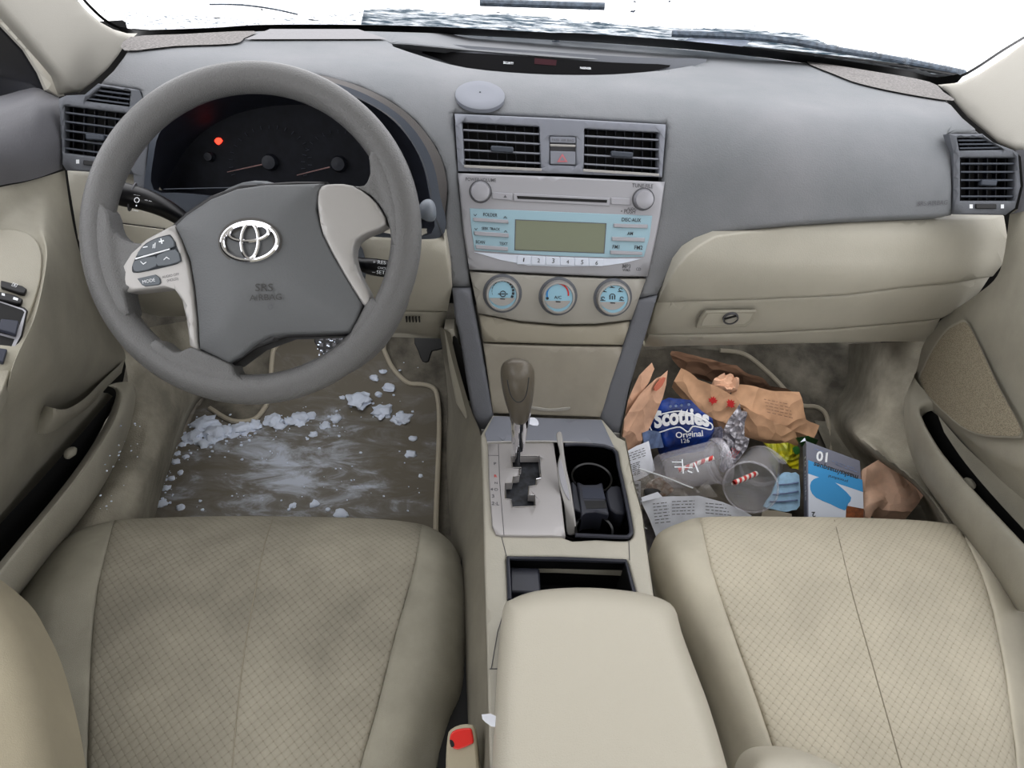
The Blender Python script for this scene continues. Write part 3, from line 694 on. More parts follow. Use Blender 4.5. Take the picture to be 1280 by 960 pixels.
# wheel buttons
rk = slab('button_frame', smo([(168, 325), (178, 308), (192, 299), (208, 294), (215, 296), (226, 322), (224, 328), (214, 332), (172, 341), (165, 337)], 3), PW, M['ink'], sw, .0125, .004)
bt = slab('volume_button', smo([(170, 321), (179, 307.5), (193, 299), (208, 295), (214, 297), (218, 308), (196, 315)], 2), PW, M['swbtn'], sw, .015, .004, bev=.0008)
slab('seek_button', smo([(168, 326), (194, 320), (195, 333), (172, 340), (166, 336)], 2), PW, M['swbtn'], sw, .015, .004, bev=.0008)
slab('seek_button', smo([(196, 319), (219, 311.5), (225, 323), (222, 328), (197, 333)], 2), PW, M['swbtn'], sw, .015, .004, bev=.0008)
slab('button_divider', [(169, 322.6), (212, 310.5), (212, 312), (169, 324.4)], PW, M['white'], sw, .0152, .003)
slab('mode_button', [(171, 348), (194, 343), (199, 347), (200.5, 353), (198, 356), (181, 358), (177, 356)], PW, M['swbtn'], sw, .014, .004, bev=.0008)
text('mode_lettering', 'MODE', (178.5, 354.5), (194, 351.5), PW, M['white'], sw, h=.0146)
text('trim_lettering', 'AUDIO OFF', (203, 348), (224, 344), PW, M['inkg'], sw, h=.0122, hs=1.1); text('trim_lettering', '(HOLD)', (209, 352.5), (223, 349.6), PW, M['inkg'], sw, h=.0122, hs=1.1)
text('button_lettering', '\u2013', (179, 312), (185, 310.8), PW, M['white'], sw, h=.0155, bold=.03); text('button_lettering', '+', (199.5, 306.5), (206, 305), PW, M['white'], sw, h=.0155, bold=.03)
for x in (191, 193.3): slab('button_lettering', [(x, 305.5-(x-191)*.8), (x+1.2, 305-(x-191)*.8), (x+.6, 310), (x-.4, 310.4)], PW, M['white'], sw, .0155, .0004)
for x, y, s in ((179, 329, -1), (208, 322.5, 1)): slab('button_lettering', [(x-3.5, y+s*1.6), (x, y-s*1.8), (x+3.8, y+s*.8), (x+3.8, y+s*2), (x, y-s*.4), (x-3.5, y+s*2.8)], PW, M['white'], sw, .0155, .0004)
# ================================================================ column and stalks
colb = at(400, 330, 'y', -.10); colc = V((WC.x, 0, 0))
col = thing('steering_column', 'grey steering column shroud behind the wheel hub', 'steering column', WC-PW.n*.1)
ax = PW.n
v, f = lathe_data(WC-ax*.02, ax, [(.0001, 0), (.052, 0), (.062, -.03), (.068, -.08), (.075, -.17), (.075, -.22), (.0001, -.22)], 30); mk('shroud', v, f, M['bezel'], col)
v, f = lathe_data(WC-ax*.005, ax, [(.0001, 0), (.06, 0), (.066, -.015), (.0001, -.016)], 30); mk('hub_rear', v, f, mat('light_grey', (110, 114, 118), .5), col)
# headlamp stalk
def stalk(name, label, cat, pts, r, m, tip=None):
    P = cr(pts, 6); RR = [r[min(len(r)-1, int(i/6))]+(r[min(len(r)-1, int(i/6)+1)]-r[min(len(r)-1, int(i/6))])*((i % 6)/6) for i in range(len(P))]
    t = thing(name, label, cat, P[len(P)//2]); tube('lever', P, RR, m, t, 16, sq=.8); return t
s1 = stalk('headlamp_stalk', 'black headlamp and indicator stalk left of the steering wheel hub', 'stalk',
           [at(250, 290, 'y', -.22), at(215, 265, 'y', -.235), at(185, 251, 'y', -.245), at(155, 243, 'y', -.25), at(128, 236, 'y', -.25)], [.010, .014, .0165, .018, .0175], M['black'])
PST = plane3(at(155, 240, 'y', -.2715), at(190, 250, 'y', -.2715), at(170, 235, 'y', -.25))
tube('stalk_ring', [at(166.4, 246.5, 'y', -.2475), at(164.8, 246, 'y', -.2477)], 0.0178, M['inkg'], s1, 16)
text('stalk_lettering', 'AUTO', (167, 243.5), (175, 245), PST, M['white'], s1, h=.001); text('stalk_lettering', '-D O-', (180, 250), (190, 252.5), PST, M['white'], s1, h=.001, bold=.02)
text('stalk_lettering', 'OFF', (165, 263), (173, 264.5), PST, M['white'], s1, h=.0006)
slab('stalk_mark', arcband((171, 250), 2.6, 3.6, -80, 260, 10), PST, M['white'], s1, .0008, .0003); slab('stalk_mark', circ((170.5, 257), 1, n=8), PST, M['white'], s1, .0008, .0003)
for i in range(3): slab('stalk_mark', [(139, 240+i*3), (142, 240.6+i*3), (142, 242+i*3), (139, 241.4+i*3)], PST, M['inkg'], s1, .0008, .0003)
s2 = thing('wiper_stalk', 'grey knob end of the wiper stalk showing right of the wheel rim', 'stalk', at(535, 264, 'y', -.22))
tube('lever', [at(440, 285, 'y', -.20), at(500, 272, 'y', -.22), at(528, 266, 'y', -.225)], .009, M['black'], s2, 12)
tube('end_knob', cr([at(524, 266, 'y', -.225), at(530, 264.5, 'y', -.225), at(537, 263, 'y', -.225), at(543, 262, 'y', -.225), at(545, 261.8, 'y', -.225)], 3), [.008, .009, .010, .0122, .0135, .0142, .0142, .0138, .0125, .0105, .0075, .004, .001], mat('stalk_grey', (112, 118, 126), .45), s2, 18)
s3 = thing('cruise_stalk', 'short black cruise control stalk seen through the right gap of the wheel', 'stalk', at(470, 335, 'y', -.27))
tube('lever', cr([at(430, 325, 'y', -.26), at(450, 330, 'y', -.265), at(462, 333, 'y', -.27), at(486, 336.5, 'y', -.27), at(490, 337, 'y', -.27)], 3), [.008, .008, .008, .0085, .009, .010, .0105, .011, .011, .011, .011, .010, .008], M['black'], s3, 14)
PC3 = plane3(at(465, 330, 'y', -.283), at(490, 333, 'y', -.283), at(475, 320, 'y', -.275))
tube('end_ring', [at(487.5, 336.7, 'y', -.27), at(489, 337, 'y', -.27)], .0115, M['inkg'], s3, 16)
for s, a, c in (('+ RES', (466, 329.5), (482, 330.5)), ('CNCL', (472, 336), (483, 337)), ('\u2013 SET', (465, 342), (481, 343))): text('stalk_lettering', s, a, c, PC3, M['white'], s3, h=.001)
for o in [o for o in bpy.data.objects if o.name.startswith('spoke_root')]: pass
# ================================================================ shell
def gridsurf(name, rows, m, parent, nu=5, nv=5, **k):
    R = [cr([at(*c) if len(c) == 4 else V(c) for c in r], nu) for r in rows]
    C = [cr([r[i] for r in R], nv) for i in range(len(R[0]))]
    w = len(C[0]); vs = [p for c in C for p in c]
    fs = [(i*w+j, i*w+j+1, (i+1)*w+j+1, (i+1)*w+j) for i in range(len(C)-1) for j in range(w-1)]
    o = mk(name, vs, fs, m, parent, **k)
    return o
def fz(y): return .10 + .80*max(0, smax(0, y-.16, .06)-.0)
def FLI(p): return p.z - fz(p.y)
def FLS(h=0): return IS(lambda p: p.z - fz(p.y) - h, t0=.5, t1=3)
b = MB(); ys = [-1.0+i*.04 for i in range(43)]; xs = [-.92+i*.184 for i in range(11)]
vs = [V((x, y, fz(y)-.002)) for y in ys for x in xs]
fl_ = b.add(vs, [(j*11+i, j*11+i+1, (j+1)*11+i+1, (j+1)*11+i) for j in range(42) for i in range(10)]).build('floor', M['carpet'], base=V((0, 0, .1)))
tag(fl_, 'taupe carpet covering the car floor and toe board', kind='structure')
fwl = mk('wall_front', [V((-.9, .64, .1)), V((.9, .64, .1)), V((.9, .64, .78)), V((-.9, .64, .78))], [(0, 1, 2, 3)], M['blackdeep'], smooth=False); tag(fwl, 'dark bulkhead behind the dashboard', kind='structure')

for s_, nm in ((-1, 'wall_left'), (1, 'wall_right')):
    X = .90*s_; o = mk(nm, [V((X, -1.9, .1)), V((X, .62, .1)), V((X, .62, .80)), V((X, .40, .83)), V((X, .05, .82)), V((X, -1.9, .82))],
       [(0, 1, 2, 3, 4, 5)], mat('side_dark', (34, 33, 32), .9) if 'side_dark' not in bpy.data.materials else bpy.data.materials['side_dark'], smooth=False); tag(o, 'dark body side behind the trim', kind='structure')
o = mk('wall_back', [V((-.9, -1.9, .1)), V((.9, -1.9, .1)), V((.9, -1.9, .95)), V((-.9, -1.9, .95))], [(0, 1, 2, 3)], M['cloth'], smooth=False); tag(o, 'unseen beige rear of the cabin, added to cut light from behind', kind='structure')  # unseen back panel added to cut rear light on the dash face
cv_ = [(x, y, z) for y, z in ((-.28, 1.215), (-.5, 1.27), (-.9, 1.30), (-1.5, 1.28), (-1.9, 1.2)) for x in (-.62, -.4, 0, .4, .62)]
o = mk('ceiling', [V((a, b_, c - (.05 if abs(a) > .6 else 0))) for a, b_, c in cv_], [(j*5+i, j*5+i+1, (j+1)*5+i+1, (j+1)*5+i) for j in range(4) for i in range(4)], M['pillar']); tag(o, 'unseen light headliner above the seats, added to block light from above', kind='structure')  # unseen roof added to block top light, leaving windscreen and side light
# windscreen, pillars
win = mk('window_1', [WSP.hit(*p) for p in ((60, -60), (1340, -60), (1340, 130), (60, 80))], [(0, 1, 2, 3)], M['blackdeep'], smooth=False)
g = bpy.data.materials.new('windscreen_glass'); g.use_nodes = True; nt = g.node_tree; nt.nodes.clear(); NN = nt.nodes.new; LL = nt.links.new
o_ = NN('ShaderNodeOutputMaterial'); tr = NN('ShaderNodeBsdfTransparent'); gl = NN('ShaderNodeBsdfGlossy'); gl.inputs['Roughness'].default_value = .05
mx = NN('ShaderNodeMixShader'); mx.inputs[0].default_value = .03; LL(tr.outputs[0], mx.inputs[1]); LL(gl.outputs[0], mx.inputs[2])
tc = NN('ShaderNodeTexCoord'); nz = NN('ShaderNodeTexNoise'); nz.inputs['Scale'].default_value = 38; nz.inputs['Detail'].default_value = 5; LL(tc.outputs['Object'], nz.inputs['Vector'])
gt = NN('ShaderNodeMath'); gt.operation = 'GREATER_THAN'; gt.inputs[1].default_value = .70; LL(nz.outputs['Fac'], gt.inputs[0])
df = NN('ShaderNodeBsdfDiffuse'); df.inputs['Color'].default_value = lin((150, 158, 172)); mx2 = NN('ShaderNodeMixShader'); LL(gt.outputs[0], mx2.inputs[0]); LL(mx.outputs[0], mx2.inputs[1]); LL(df.outputs[0], mx2.inputs[2]); LL(mx2.outputs[0], o_.inputs[0])
win.data.materials[0] = g; tag(win, 'snow covered front windscreen', kind='structure')
def cutmat(name, c1, c2, scale, thr, stretch=(1, 1, 1), base=None):
    m = bpy.data.materials.new(name); m.use_nodes = True; nt = m.node_tree; b = nt.nodes['Principled BSDF']; b.inputs['Roughness'].default_value = .8
    tc = nt.nodes.new('ShaderNodeTexCoord'); mp = nt.nodes.new('ShaderNodeMapping'); mp.inputs['Scale'].default_value = stretch
    n = nt.nodes.new('ShaderNodeTexNoise'); n.inputs['Scale'].default_value = scale; n.inputs['Detail'].default_value = 8; n.inputs['Roughness'].default_value = .65
    r = nt.nodes.new('ShaderNodeValToRGB'); r.color_ramp.elements[0].position = thr[0]; r.color_ramp.elements[1].position = thr[1]
    r.color_ramp.elements[0].color = lin(c1); r.color_ramp.elements[1].color = lin(c2)
    nt.links.new(tc.outputs['Object'], mp.inputs[0]); nt.links.new(mp.outputs[0], n.inputs['Vector']); nt.links.new(n.outputs['Fac'], r.inputs['Fac']); nt.links.new(r.outputs['Color'], b.inputs['Base Color'])
    if base: 
        a = nt.nodes.new('ShaderNodeValToRGB'); a.color_ramp.elements[0].position = base[0]; a.color_ramp.elements[1].position = base[1]
        nt.links.new(n.outputs['Fac'], a.inputs['Fac']); nt.links.new(a.outputs['Color'], b.inputs['Alpha'])
    tl = nt.nodes.new('ShaderNodeBsdfTranslucent'); ms_ = nt.nodes.new('ShaderNodeMixShader'); ms_.inputs[0].default_value = .5; nt.links.new(r.outputs['Color'], tl.inputs['Color']); nt.links.new(b.outputs[0], ms_.inputs[1]); nt.links.new(tl.outputs[0], ms_.inputs[2]); nt.links.new(ms_.outputs[0], nt.nodes['Material Output'].inputs[0])
    return m
frl = [(96, -12), (103, 0), (116, 14), (131, 27), (149, 36.5), (166, 40.5), (178, 41.5), (260, 39), (330, 35), (450, 35), (560, 38), (690, 45), (800, 52), (920, 63), (1040, 79), (1130, 93), (1165, 101.5), (1197, 98), (1220, 87), (1255, 64), (1290, 43)]
b = MB(); A = [WSP.hit(x, y+(5 if 150 < x < 1200 else 0), .004) for x, y in smo(frl, 4, False)]; W_ = []
for i, p in enumerate(smo(frl, 4, False)):
    q = (p[0], p[1]); w_ = 5.5 if 700 < q[0] < 1200 else 4
    W_.append(WSP.hit(q[0]+(2.5 if q[0] < 150 else -2.5 if q[0] > 1200 else 0), q[1]-w_*(1 if 150 < q[0] < 1200 else .6), .004))
n = len(A); b.add(A+W_, [(i, i+1, n+i+1, n+i) for i in range(n-1)]); o = b.build('trim_3', M['frit'], smooth=False); tag(o, 'black border band around the windscreen', kind='structure')
# cowl and slush outside the glass
cowl = thing('windscreen_cowl', 'slushy dark cowl strip outside, along the foot of the windscreen', 'cowl', WSP.hit(700, 40, -.05))
M['slushmix'] = cutmat('slush_mix', (84, 102, 114), (240, 244, 248), 70, (.42, .60), (.35, 1, 2.5))
M['slushlight'] = cutmat('slush_light', (100, 114, 128), (245, 248, 252), 90, (.40, .52), (1, 1, 2), base=(.30, .72))
def wsreg(name, q, m, h, parent, **k):
    q = dens(q, 5); q = [(a[0], a[1]+2.6*noise.noise(V((a[0]*.13, a[1]*.2, 3)))+1.8*noise.noise(V((a[0]*.5, 1, 3)))) for a in q]
    return region(name, q, WSP.S(h), m, parent, **{**dict(step=16), **k})
wsreg('slush_strip', [(455, 12), (500, 10), (560, 17), (640, 18), (700, 24), (790, 32), (860, 35), (920, 36), (1000, 42), (1045, 58), (1130, 72), (1205, 88), (1195, 100), (1130, 92), (1040, 78), (920, 62), (800, 51), (690, 44), (560, 37), (450, 36)], M['slushmix'], -.03, cowl)
wsreg('slush_strip', [(130, 12), (250, 20), (330, 24), (400, 20), (460, 10), (455, 36), (330, 36), (178, 42), (150, 36)], cutmat('slush_left', (110, 124, 138), (250, 252, 255), 110, (.36, .44), (1, 1, 2), base=None), -.035, cowl)
wp_ = thing('windscreen_wiper', 'snow-caked black windscreen wiper lying along the foot of the windscreen', 'wiper', WSP.hit(900, 55, -.02))
tube('blade', cr([WSP.hit(x, y, -.012) for x, y in ((690, 47), (830, 54), (950, 62), (1050, 73), (1130, 83), (1195, 94))], 4), .004, M['frit'], wp_, 8)
tube('arm', cr([WSP.hit(x, y, -.02) for x, y in ((840, 42), (960, 48), (1045, 62), (1130, 76), (1205, 91))], 4), .006, mat('wiper_grey', (96, 108, 122), .5, mott=.4, ms=90), wp_, 8)
wsreg('snow_cap', smo([(975, 72), (1040, 78), (1130, 91), (1190, 99), (1196, 96), (1120, 84), (1040, 72)], 2), mat('snow_strip', (200, 204, 208), .8), -.003, wp_, step=8)
v, f = blob(WSP.hit(895, 53, -.015), .028, 3, (2.2, .6, .5), 2, .3, 2.5); sc_ = mk('snow_clump', v, f, M['snow']); tag(sc_, 'small clump of snow on the wiper blade near the middle of the windscreen', 'snow')
wp2 = thing('windscreen_wiper', 'grey wiper end high on the windscreen, above the clock display', 'wiper', WSP.hit(700, 3, -.02))
tube('blade', [WSP.hit(600, 3, -.012), WSP.hit(756, 8, -.012)], .006, bpy.data.materials['wiper_grey'], wp2, 8)
tube('arm', cr([WSP.hit(x, y, -.012) for x, y in ((262, 5.5), (300, 6), (340, 11), (372, 18))], 4), .0016, bpy.data.materials['wiper_grey'], wp2, 6)

def pillar(name, q, P3, label, ew):
    pl = plane3(*P3)
    o = region(name, q, pl.S(0), M['pillar'], None, step=18, skirt=None, disp=None, bstep=8, edge=(ew, pl.n*-.010), ang=60); tag(o, label, kind='structure'); return o, pl
pa, PA = pillar('trim_1', [(108, -8), (103, 1), (116, 15), (131, 28), (149, 38), (166, 43), (179, 43), (162, 55), (153, 70), (140, 87), (122, 104), (105, 117), (82, 119), (74, 97), (61, 81), (30, 45), (0, 11), (-20, -10), (30, -40)],
       (at(166, 42, 'y', .36), at(108, 0, 'y', .12), at(80, 118, 'y', -.03)), 'cream windscreen pillar trim at the driver side', 9)
pb, PB = pillar('trim_2', [(1290, 40), (1255, 67), (1220, 90), (1197, 101), (1166, 104), (1182, 117), (1191, 130), (1205, 146), (1229, 166), (1243, 178), (1267, 188), (1300, 188), (1340, 120), (1340, 20)],
       (at(1166, 104, 'y', .34), at(1280, 50, 'y', .12), at(1262, 185, 'y', -.03)), 'cream windscreen pillar trim at the passenger side', 9)
# ---------------------------------------------------------------- left door
d1 = thing('door_1', 'beige driver door panel with window switches and a black map pocket', None, (-.72, -.35, .1), kind='structure')
PSA = Plane(at(30, 90, 'x', -.735), (.75, -.55, .3))
region('mirror_sail', [(-10, 0), (0, 12), (30, 46), (61, 82), (74, 97), (82, 119), (74, 121), (59, 112), (50, 90), (32, 61), (0, 27), (-20, 8)], PSA.S(0), M['pillar'], d1, step=12, edge=(4, -PSA.n*.004), skirt=-PSA.n*.02)
gsurf = region('side_window_glass', [(-40, -20), (-20, 5), (0, 25), (33, 60), (52, 88), (60, 113), (28, 116), (0, 124), (-40, 130)], PSA.S(-.012), M['windowdark'], d1, step=30)
gridsurf('upper_trim', [[(-60, 132, 'x', -.78), (0, 120, 'x', -.755), (28, 112, 'x', -.745), (45, 107, 'x', -.74), (59, 111, 'x', -.735), (73, 120, 'x', -.715)],
    [(-60, 150, 'x', -.72), (0, 138, 'x', -.71), (28, 130, 'x', -.705), (45, 128, 'x', -.70), (60, 128, 'x', -.70), (75, 130, 'x', -.70)],
    [(-60, 200, 'x', -.69), (0, 190, 'x', -.69), (28, 185, 'x', -.688), (45, 182, 'x', -.687), (60, 178, 'x', -.686), (77, 172, 'x', -.685)],
    [(-60, 248, 'x', -.70), (0, 232, 'x', -.70), (28, 227, 'x', -.695), (45, 223, 'x', -.692), (60, 218, 'x', -.69), (78, 211, 'x', -.69)]], M['doorgrey'], d1)
PAR = Plane(at(20, 370, 'x', -.645), (.42, -.25, .87))
pp = lambda x, y, h=-.004: tuple(PAR.hit(x, y, h))
gridsurf('panel', [
    [(-60, 250, 'x', -.715), (0, 234, 'x', -.705), (30, 228, 'x', -.70), (55, 221, 'x', -.695), (81, 213, 'x', -.69)],
    [(-60, 268, 'x', -.705), (0, 258, 'x', -.70), (36, 254, 'x', -.695), (60, 250, 'x', -.69), (88, 262, 'x', -.69)],
    [pp(-60, 296), pp(0, 284), pp(38, 286), pp(62, 287, -.010), (97, 305, 'x', -.693)],
    [pp(-60, 340), pp(0, 330), pp(50, 325), pp(66, 325, -.010), (113, 355, 'x', -.70)],
    [pp(-60, 400), pp(0, 400), pp(38, 400), pp(57, 392, -.010), (134, 405, 'x', -.705)],
    [pp(-60, 470), pp(-20, 470), pp(12, 470), pp(35, 458, -.010), (157, 447, 'x', -.712)],
    [(-60, 590, 'x', -.68), (-30, 580, 'x', -.675), (0, 540, 'x', -.665), (30, 508, 'x', -.665), (130, 486, 'x', -.715)],
    [(-60, 680, 'x', -.70), (-20, 640, 'x', -.70), (0, 605, 'x', -.70), (38, 556, 'x', -.705), (136, 492, 'x', -.72)],
    [(-60, 800, 'x', -.74), (-20, 760, 'x', -.74), (10, 700, 'x', -.74), (70, 600, 'x', -.74), (148, 500, 'x', -.735)]], M['beige_door'], d1, nu=6, nv=6)
gridsurf('speaker_bulge', [
    [(49, 504, 'x', -.70), (66, 510, 'x', -.656), (84, 511, 'x', -.66), (107, 497, 'x', -.676), (130, 474, 'x', -.69), (156, 450, 'x', -.70)],
    [(44, 520, 'x', -.70), (66, 522, 'x', -.662), (85, 520, 'x', -.668), (109, 505, 'x', -.682), (131, 480, 'x', -.695), (154, 458, 'x', -.702)],
    [(40, 541, 'x', -.71), (62, 541, 'x', -.69), (92, 523, 'x', -.70), (114, 506, 'x', -.705), (134, 484, 'x', -.71), (152, 466, 'x', -.712)]], M['beige_door'], d1)
arm_o = [(-40, 292), (0, 286), (27, 288), (43, 297), (52, 315), (52, 340), (47, 365), (27, 422), (0, 496), (-40, 560)]
region('switch_panel', smo(arm_o, 3), PAR.S(.0), mat('beige_switch_panel', (162, 158, 146), .5, grain=.3), d1, step=12, edge=(2.5, -PAR.n*.003), skirt=-PAR.n*.03)
def dsw(name, q, m, top, **k): return slab(name, q, PAR, M[m], d1, top, .006, bev=.0012, **k)
s_ = dsw('lock_switch', [(1, 350), (28, 357), (34, 361), (31, 367), (25, 366), (1, 358)], 'black', .006); text('switch_mark', '\u25A3', (14, 357), (20, 359), PAR, M['white'], s_, h=.0062)
s_ = dsw('lock_switch', [(-10, 362), (20, 369), (29, 374), (27, 379), (20, 379), (-10, 371)], 'black', .006); slab('switch_mark', [(17, 371), (23, 373), (22, 376), (16, 374)], PAR, M['white'], s_, .0063, .0004); slab('switch_mark', [(2, 366), (6, 367), (6, 370), (2, 369)], PAR, M['white'], s_, .0063, .0004)
dsw('window_switch_frame', [(-30, 369), (0, 374), (31, 384), (35, 388), (28, 420), (9, 456), (4, 457.5), (-30, 450)], 'black', .002)
slab('switch_frame_line', [(-30, 371), (0, 376.2), (29, 386), (32.5, 389), (26, 419), (8, 453.5), (3, 455), (-30, 448)], PAR, M['button'], d1, .0026, .002)
slab('switch_well', [(-30, 373), (0, 378), (28, 387.5), (30.5, 390), (19, 421), (0, 416), (-30, 410)], PAR, M['blackdeep'], d1, .0028, .002)
slab('switch_well', [(-30, 414), (0, 419), (18, 424), (7, 451), (3, 453), (-30, 446)], PAR, M['blackdeep'], d1, .0028, .002)
M['swgrey'] = mat('switch_slate', (50, 54, 68), .35)
for q in ([(1, 398), (22, 400), (24, 402), (20, 418), (-2, 411)], [(-30, 392), (-4, 398), (-6, 409), (-30, 405)], [(-20, 432), (9, 436), (9, 438), (4, 453), (-20, 446)]): dsw('window_switch', q, 'swgrey', .009)
gridsurf('pocket_cavity', [[(150, 484, 'x', -.70), (120, 520, 'x', -.70), (60, 590, 'x', -.70), (0, 655, 'x', -.70), (-60, 720, 'x', -.70)], [(146, 496, 'x', -.70), (122, 545, 'x', -.70), (86, 600, 'x', -.70), (4, 702, 'x', -.70), (-60, 760, 'x', -.70)]], M['blackdeep'], d1)
gridsurf('pocket_lip', [
    [(134, 482, 'x', -.705), (148, 478, 'x', -.70), (163, 478, 'x', -.695), (169, 486, 'x', -.69)],
    [(145, 492, 'x', -.70), (152, 495, 'x', -.68), (162, 500, 'x', -.675), (170, 510, 'x', -.70)],
    [(130, 532, 'x', -.69), (140, 532, 'x', -.665), (150, 545, 'x', -.665), (158, 552, 'x', -.70)],
    [(86, 598, 'x', -.68), (98, 598, 'x', -.655), (118, 612, 'x', -.66), (124, 620, 'x', -.70)],
    [(2, 700, 'x', -.66), (20, 694, 'x', -.64), (56, 690, 'x', -.65), (70, 692, 'x', -.70)],
    [(-60, 780, 'x', -.64), (-40, 770, 'x', -.62), (-5, 760, 'x', -.63), (10, 762, 'x', -.69)]], M['beige_door'], d1, nu=5, nv=6)
v, f = blob(at(88, 566, 'x', -.695), .008, 2, (1, 1.6, .8), 2, .1); mk('pocket_rib', v, f, M['beige_door'], d1)
# kick panel and sill, driver side
sl = gridsurf('baseboard_left', [
    [(150, 430, 'x', -.73), (170, 415, 'x', -.72), (210, 405, 'x', -.70), (260, 402, 'y', .20), (300, 425, 'y', .30)],
    [(160, 480, 'x', -.71), (180, 480, 'x', -.69), (205, 478, 'x', -.675), (238, 478, 'x', -.665), (290, 470, 'y', .26)],
    [(150, 560, 'x', -.70), (170, 560, 'x', -.67), (185, 562, 'x', -.65), (218, 530, 'x', -.655), (245, 505, 'z', .12)],
    [(90, 655, 'x', -.70), (135, 620, 'x', -.66), (165, 610, 'x', -.64), (190, 600, 'x', -.64), (210, 590, 'z', .11)],
    [(30, 740, 'x', -.70), (100, 690, 'x', -.66), (135, 670, 'x', -.64), (165, 670, 'x', -.63), (188, 670, 'z', .11)]], M['carpet2'], None, nu=6, nv=6)
tag(sl, 'dusty greige kick panel and sill left of the driver floor mat', kind='structure')
# ---------------------------------------------------------------- right door
d2 = thing('door_2', 'beige passenger door panel with speaker grille and map pocket', None, (.74, -.3, .1), kind='structure')
gridsurf('panel', [
    [(1262, 268, 'x', .70), (1270, 262, 'x', .70), (1290, 256, 'x', .70), (1340, 250, 'x', .70)],
    [(1250, 338, 'x', .705), (1268, 325, 'x', .69), (1290, 320, 'x', .68), (1340, 315, 'x', .675)],
    [(1220, 369, 'x', .71), (1245, 375, 'x', .69), (1275, 380, 'x', .67), (1340, 380, 'x', .66)],
    [(1176, 400, 'x', .715), (1210, 402, 'x', .70), (1260, 420, 'x', .67), (1340, 440, 'x', .655)],
    [(1154, 431, 'x', .72), (1190, 432, 'x', .70), (1260, 470, 'x', .675), (1340, 500, 'x', .65)],
    [(1146, 462, 'x', .72), (1170, 470, 'x', .705), (1245, 520, 'x', .68), (1340, 560, 'x', .645)],
    [(1132, 500, 'x', .72), (1165, 505, 'x', .705), (1235, 560, 'x', .675), (1340, 600, 'x', .64)],
    [(1150, 520, 'x', .74), (1180, 535, 'x', .73), (1245, 585, 'x', .70), (1340, 640, 'x', .68)],
    [(1170, 545, 'x', .75), (1205, 590, 'x', .75), (1260, 650, 'x', .75), (1340, 740, 'x', .75)]], M['beige_door'], d2, nu=7, nv=6)
region('upper_trim', [(1268, 188), (1276, 196), (1279, 232), (1272, 262), (1263, 268), (1340, 250), (1340, 180)], Plane(at(1275, 230, 'x', .69), (-.8, -.5, .2)).S(0), M['doorgrey'], d2, step=14)
PSP = plane3(at(1205, 402, 'x', .693), at(1275, 540, 'x', .655), at(1150, 482, 'x', .71))
sp_ = smo([(1182, 412), (1196, 403), (1208, 401), (1222, 425), (1250, 485), (1279, 541), (1257, 547), (1220, 543), (1190, 525), (1149, 482), (1154, 458), (1166, 434)], 3)
region('speaker_rim', sp_, lambda a, b: PSP.hit(a, b, .001), M['beige'], d2, step=12)
M['spk'] = bpy.data.materials.new('speaker_mesh'); M['spk'].use_nodes = True
nt = M['spk'].node_tree; bb = nt.nodes['Principled BSDF']; bb.inputs['Roughness'].default_value = .7
tcn = nt.nodes.new('ShaderNodeTexCoord'); vo = nt.nodes.new('ShaderNodeTexVoronoi'); vo.inputs['Scale'].default_value = 700; vo.inputs['Randomness'].default_value = 1
rp = nt.nodes.new('ShaderNodeValToRGB'); rp.color_ramp.elements[0].position = .25; rp.color_ramp.elements[1].position = .45; rp.color_ramp.elements[0].color = lin((92, 86, 74)); rp.color_ramp.elements[1].color = lin((164, 156, 138))
nt.links.new(tcn.outputs['Object'], vo.inputs['Vector']); nt.links.new(vo.outputs['Distance'], rp.inputs['Fac']); nt.links.new(rp.outputs['Color'], bb.inputs['Base Color'])
cx_, cy_ = 1210, 480
region('speaker_grille', [(cx_+(a-cx_)*.965, cy_+(b_-cy_)*.965) for a, b_ in sp_], lambda a, b: PSP.hit(a, b, .003), M['spk'], d2, step=12)
gridsurf('pocket_cavity', [[(1163, 512, 'x', .715), (1168, 513, 'x', .715), (1200, 555, 'x', .715), (1250, 610, 'x', .715), (1340, 700, 'x', .715)], [(1151, 522, 'x', .715), (1156, 534, 'x', .715), (1196, 590, 'x', .715), (1250, 650, 'x', .715), (1340, 745, 'x', .715)]], M['blackdeep'], d2)
gridsurf('pocket_panel', [[(1172, 518, 'x', .712), (1205, 556, 'x', .712), (1250, 598, 'x', .71), (1340, 680, 'x', .70)], [(1180, 540, 'x', .708), (1206, 578, 'x', .708), (1252, 632, 'x', .706), (1340, 725, 'x', .70)]], M['beige_door'], d2)
v, f = blob(at(1212, 604, 'x', .705), .008, 2, (1, 1.6, .8), 2, .1); mk('pocket_rib', v, f, M['beige_door'], d2)
gridsurf('pocket_lip', [
    [(1147, 464, 'x', .72), (1143, 470, 'x', .70), (1150, 482, 'x', .70), (1168, 500, 'x', .705), (1168, 512, 'x', .71)],
    [(1131, 500, 'x', .72), (1134, 505, 'x', .69), (1142, 508, 'x', .685), (1150, 512, 'x', .69), (1152, 523, 'x', .705)],
    [(1133, 545, 'x', .72), (1140, 550, 'x', .685), (1155, 550, 'x', .675), (1168, 552, 'x', .68), (1172, 562, 'x', .705)],
    [(1150, 595, 'x', .72), (1160, 600, 'x', .68), (1180, 598, 'x', .67), (1198, 592, 'x', .68), (1202, 600, 'x', .705)],
    [(1190, 655, 'x', .72), (1204, 660, 'x', .67), (1228, 655, 'x', .66), (1246, 645, 'x', .67), (1250, 652, 'x', .70)],
    [(1260, 755, 'x', .72), (1280, 765, 'x', .66), (1310, 750, 'x', .65), (1330, 735, 'x', .66), (1340, 745, 'x', .69)]], M['beige_door'], d2, nu=5, nv=6)
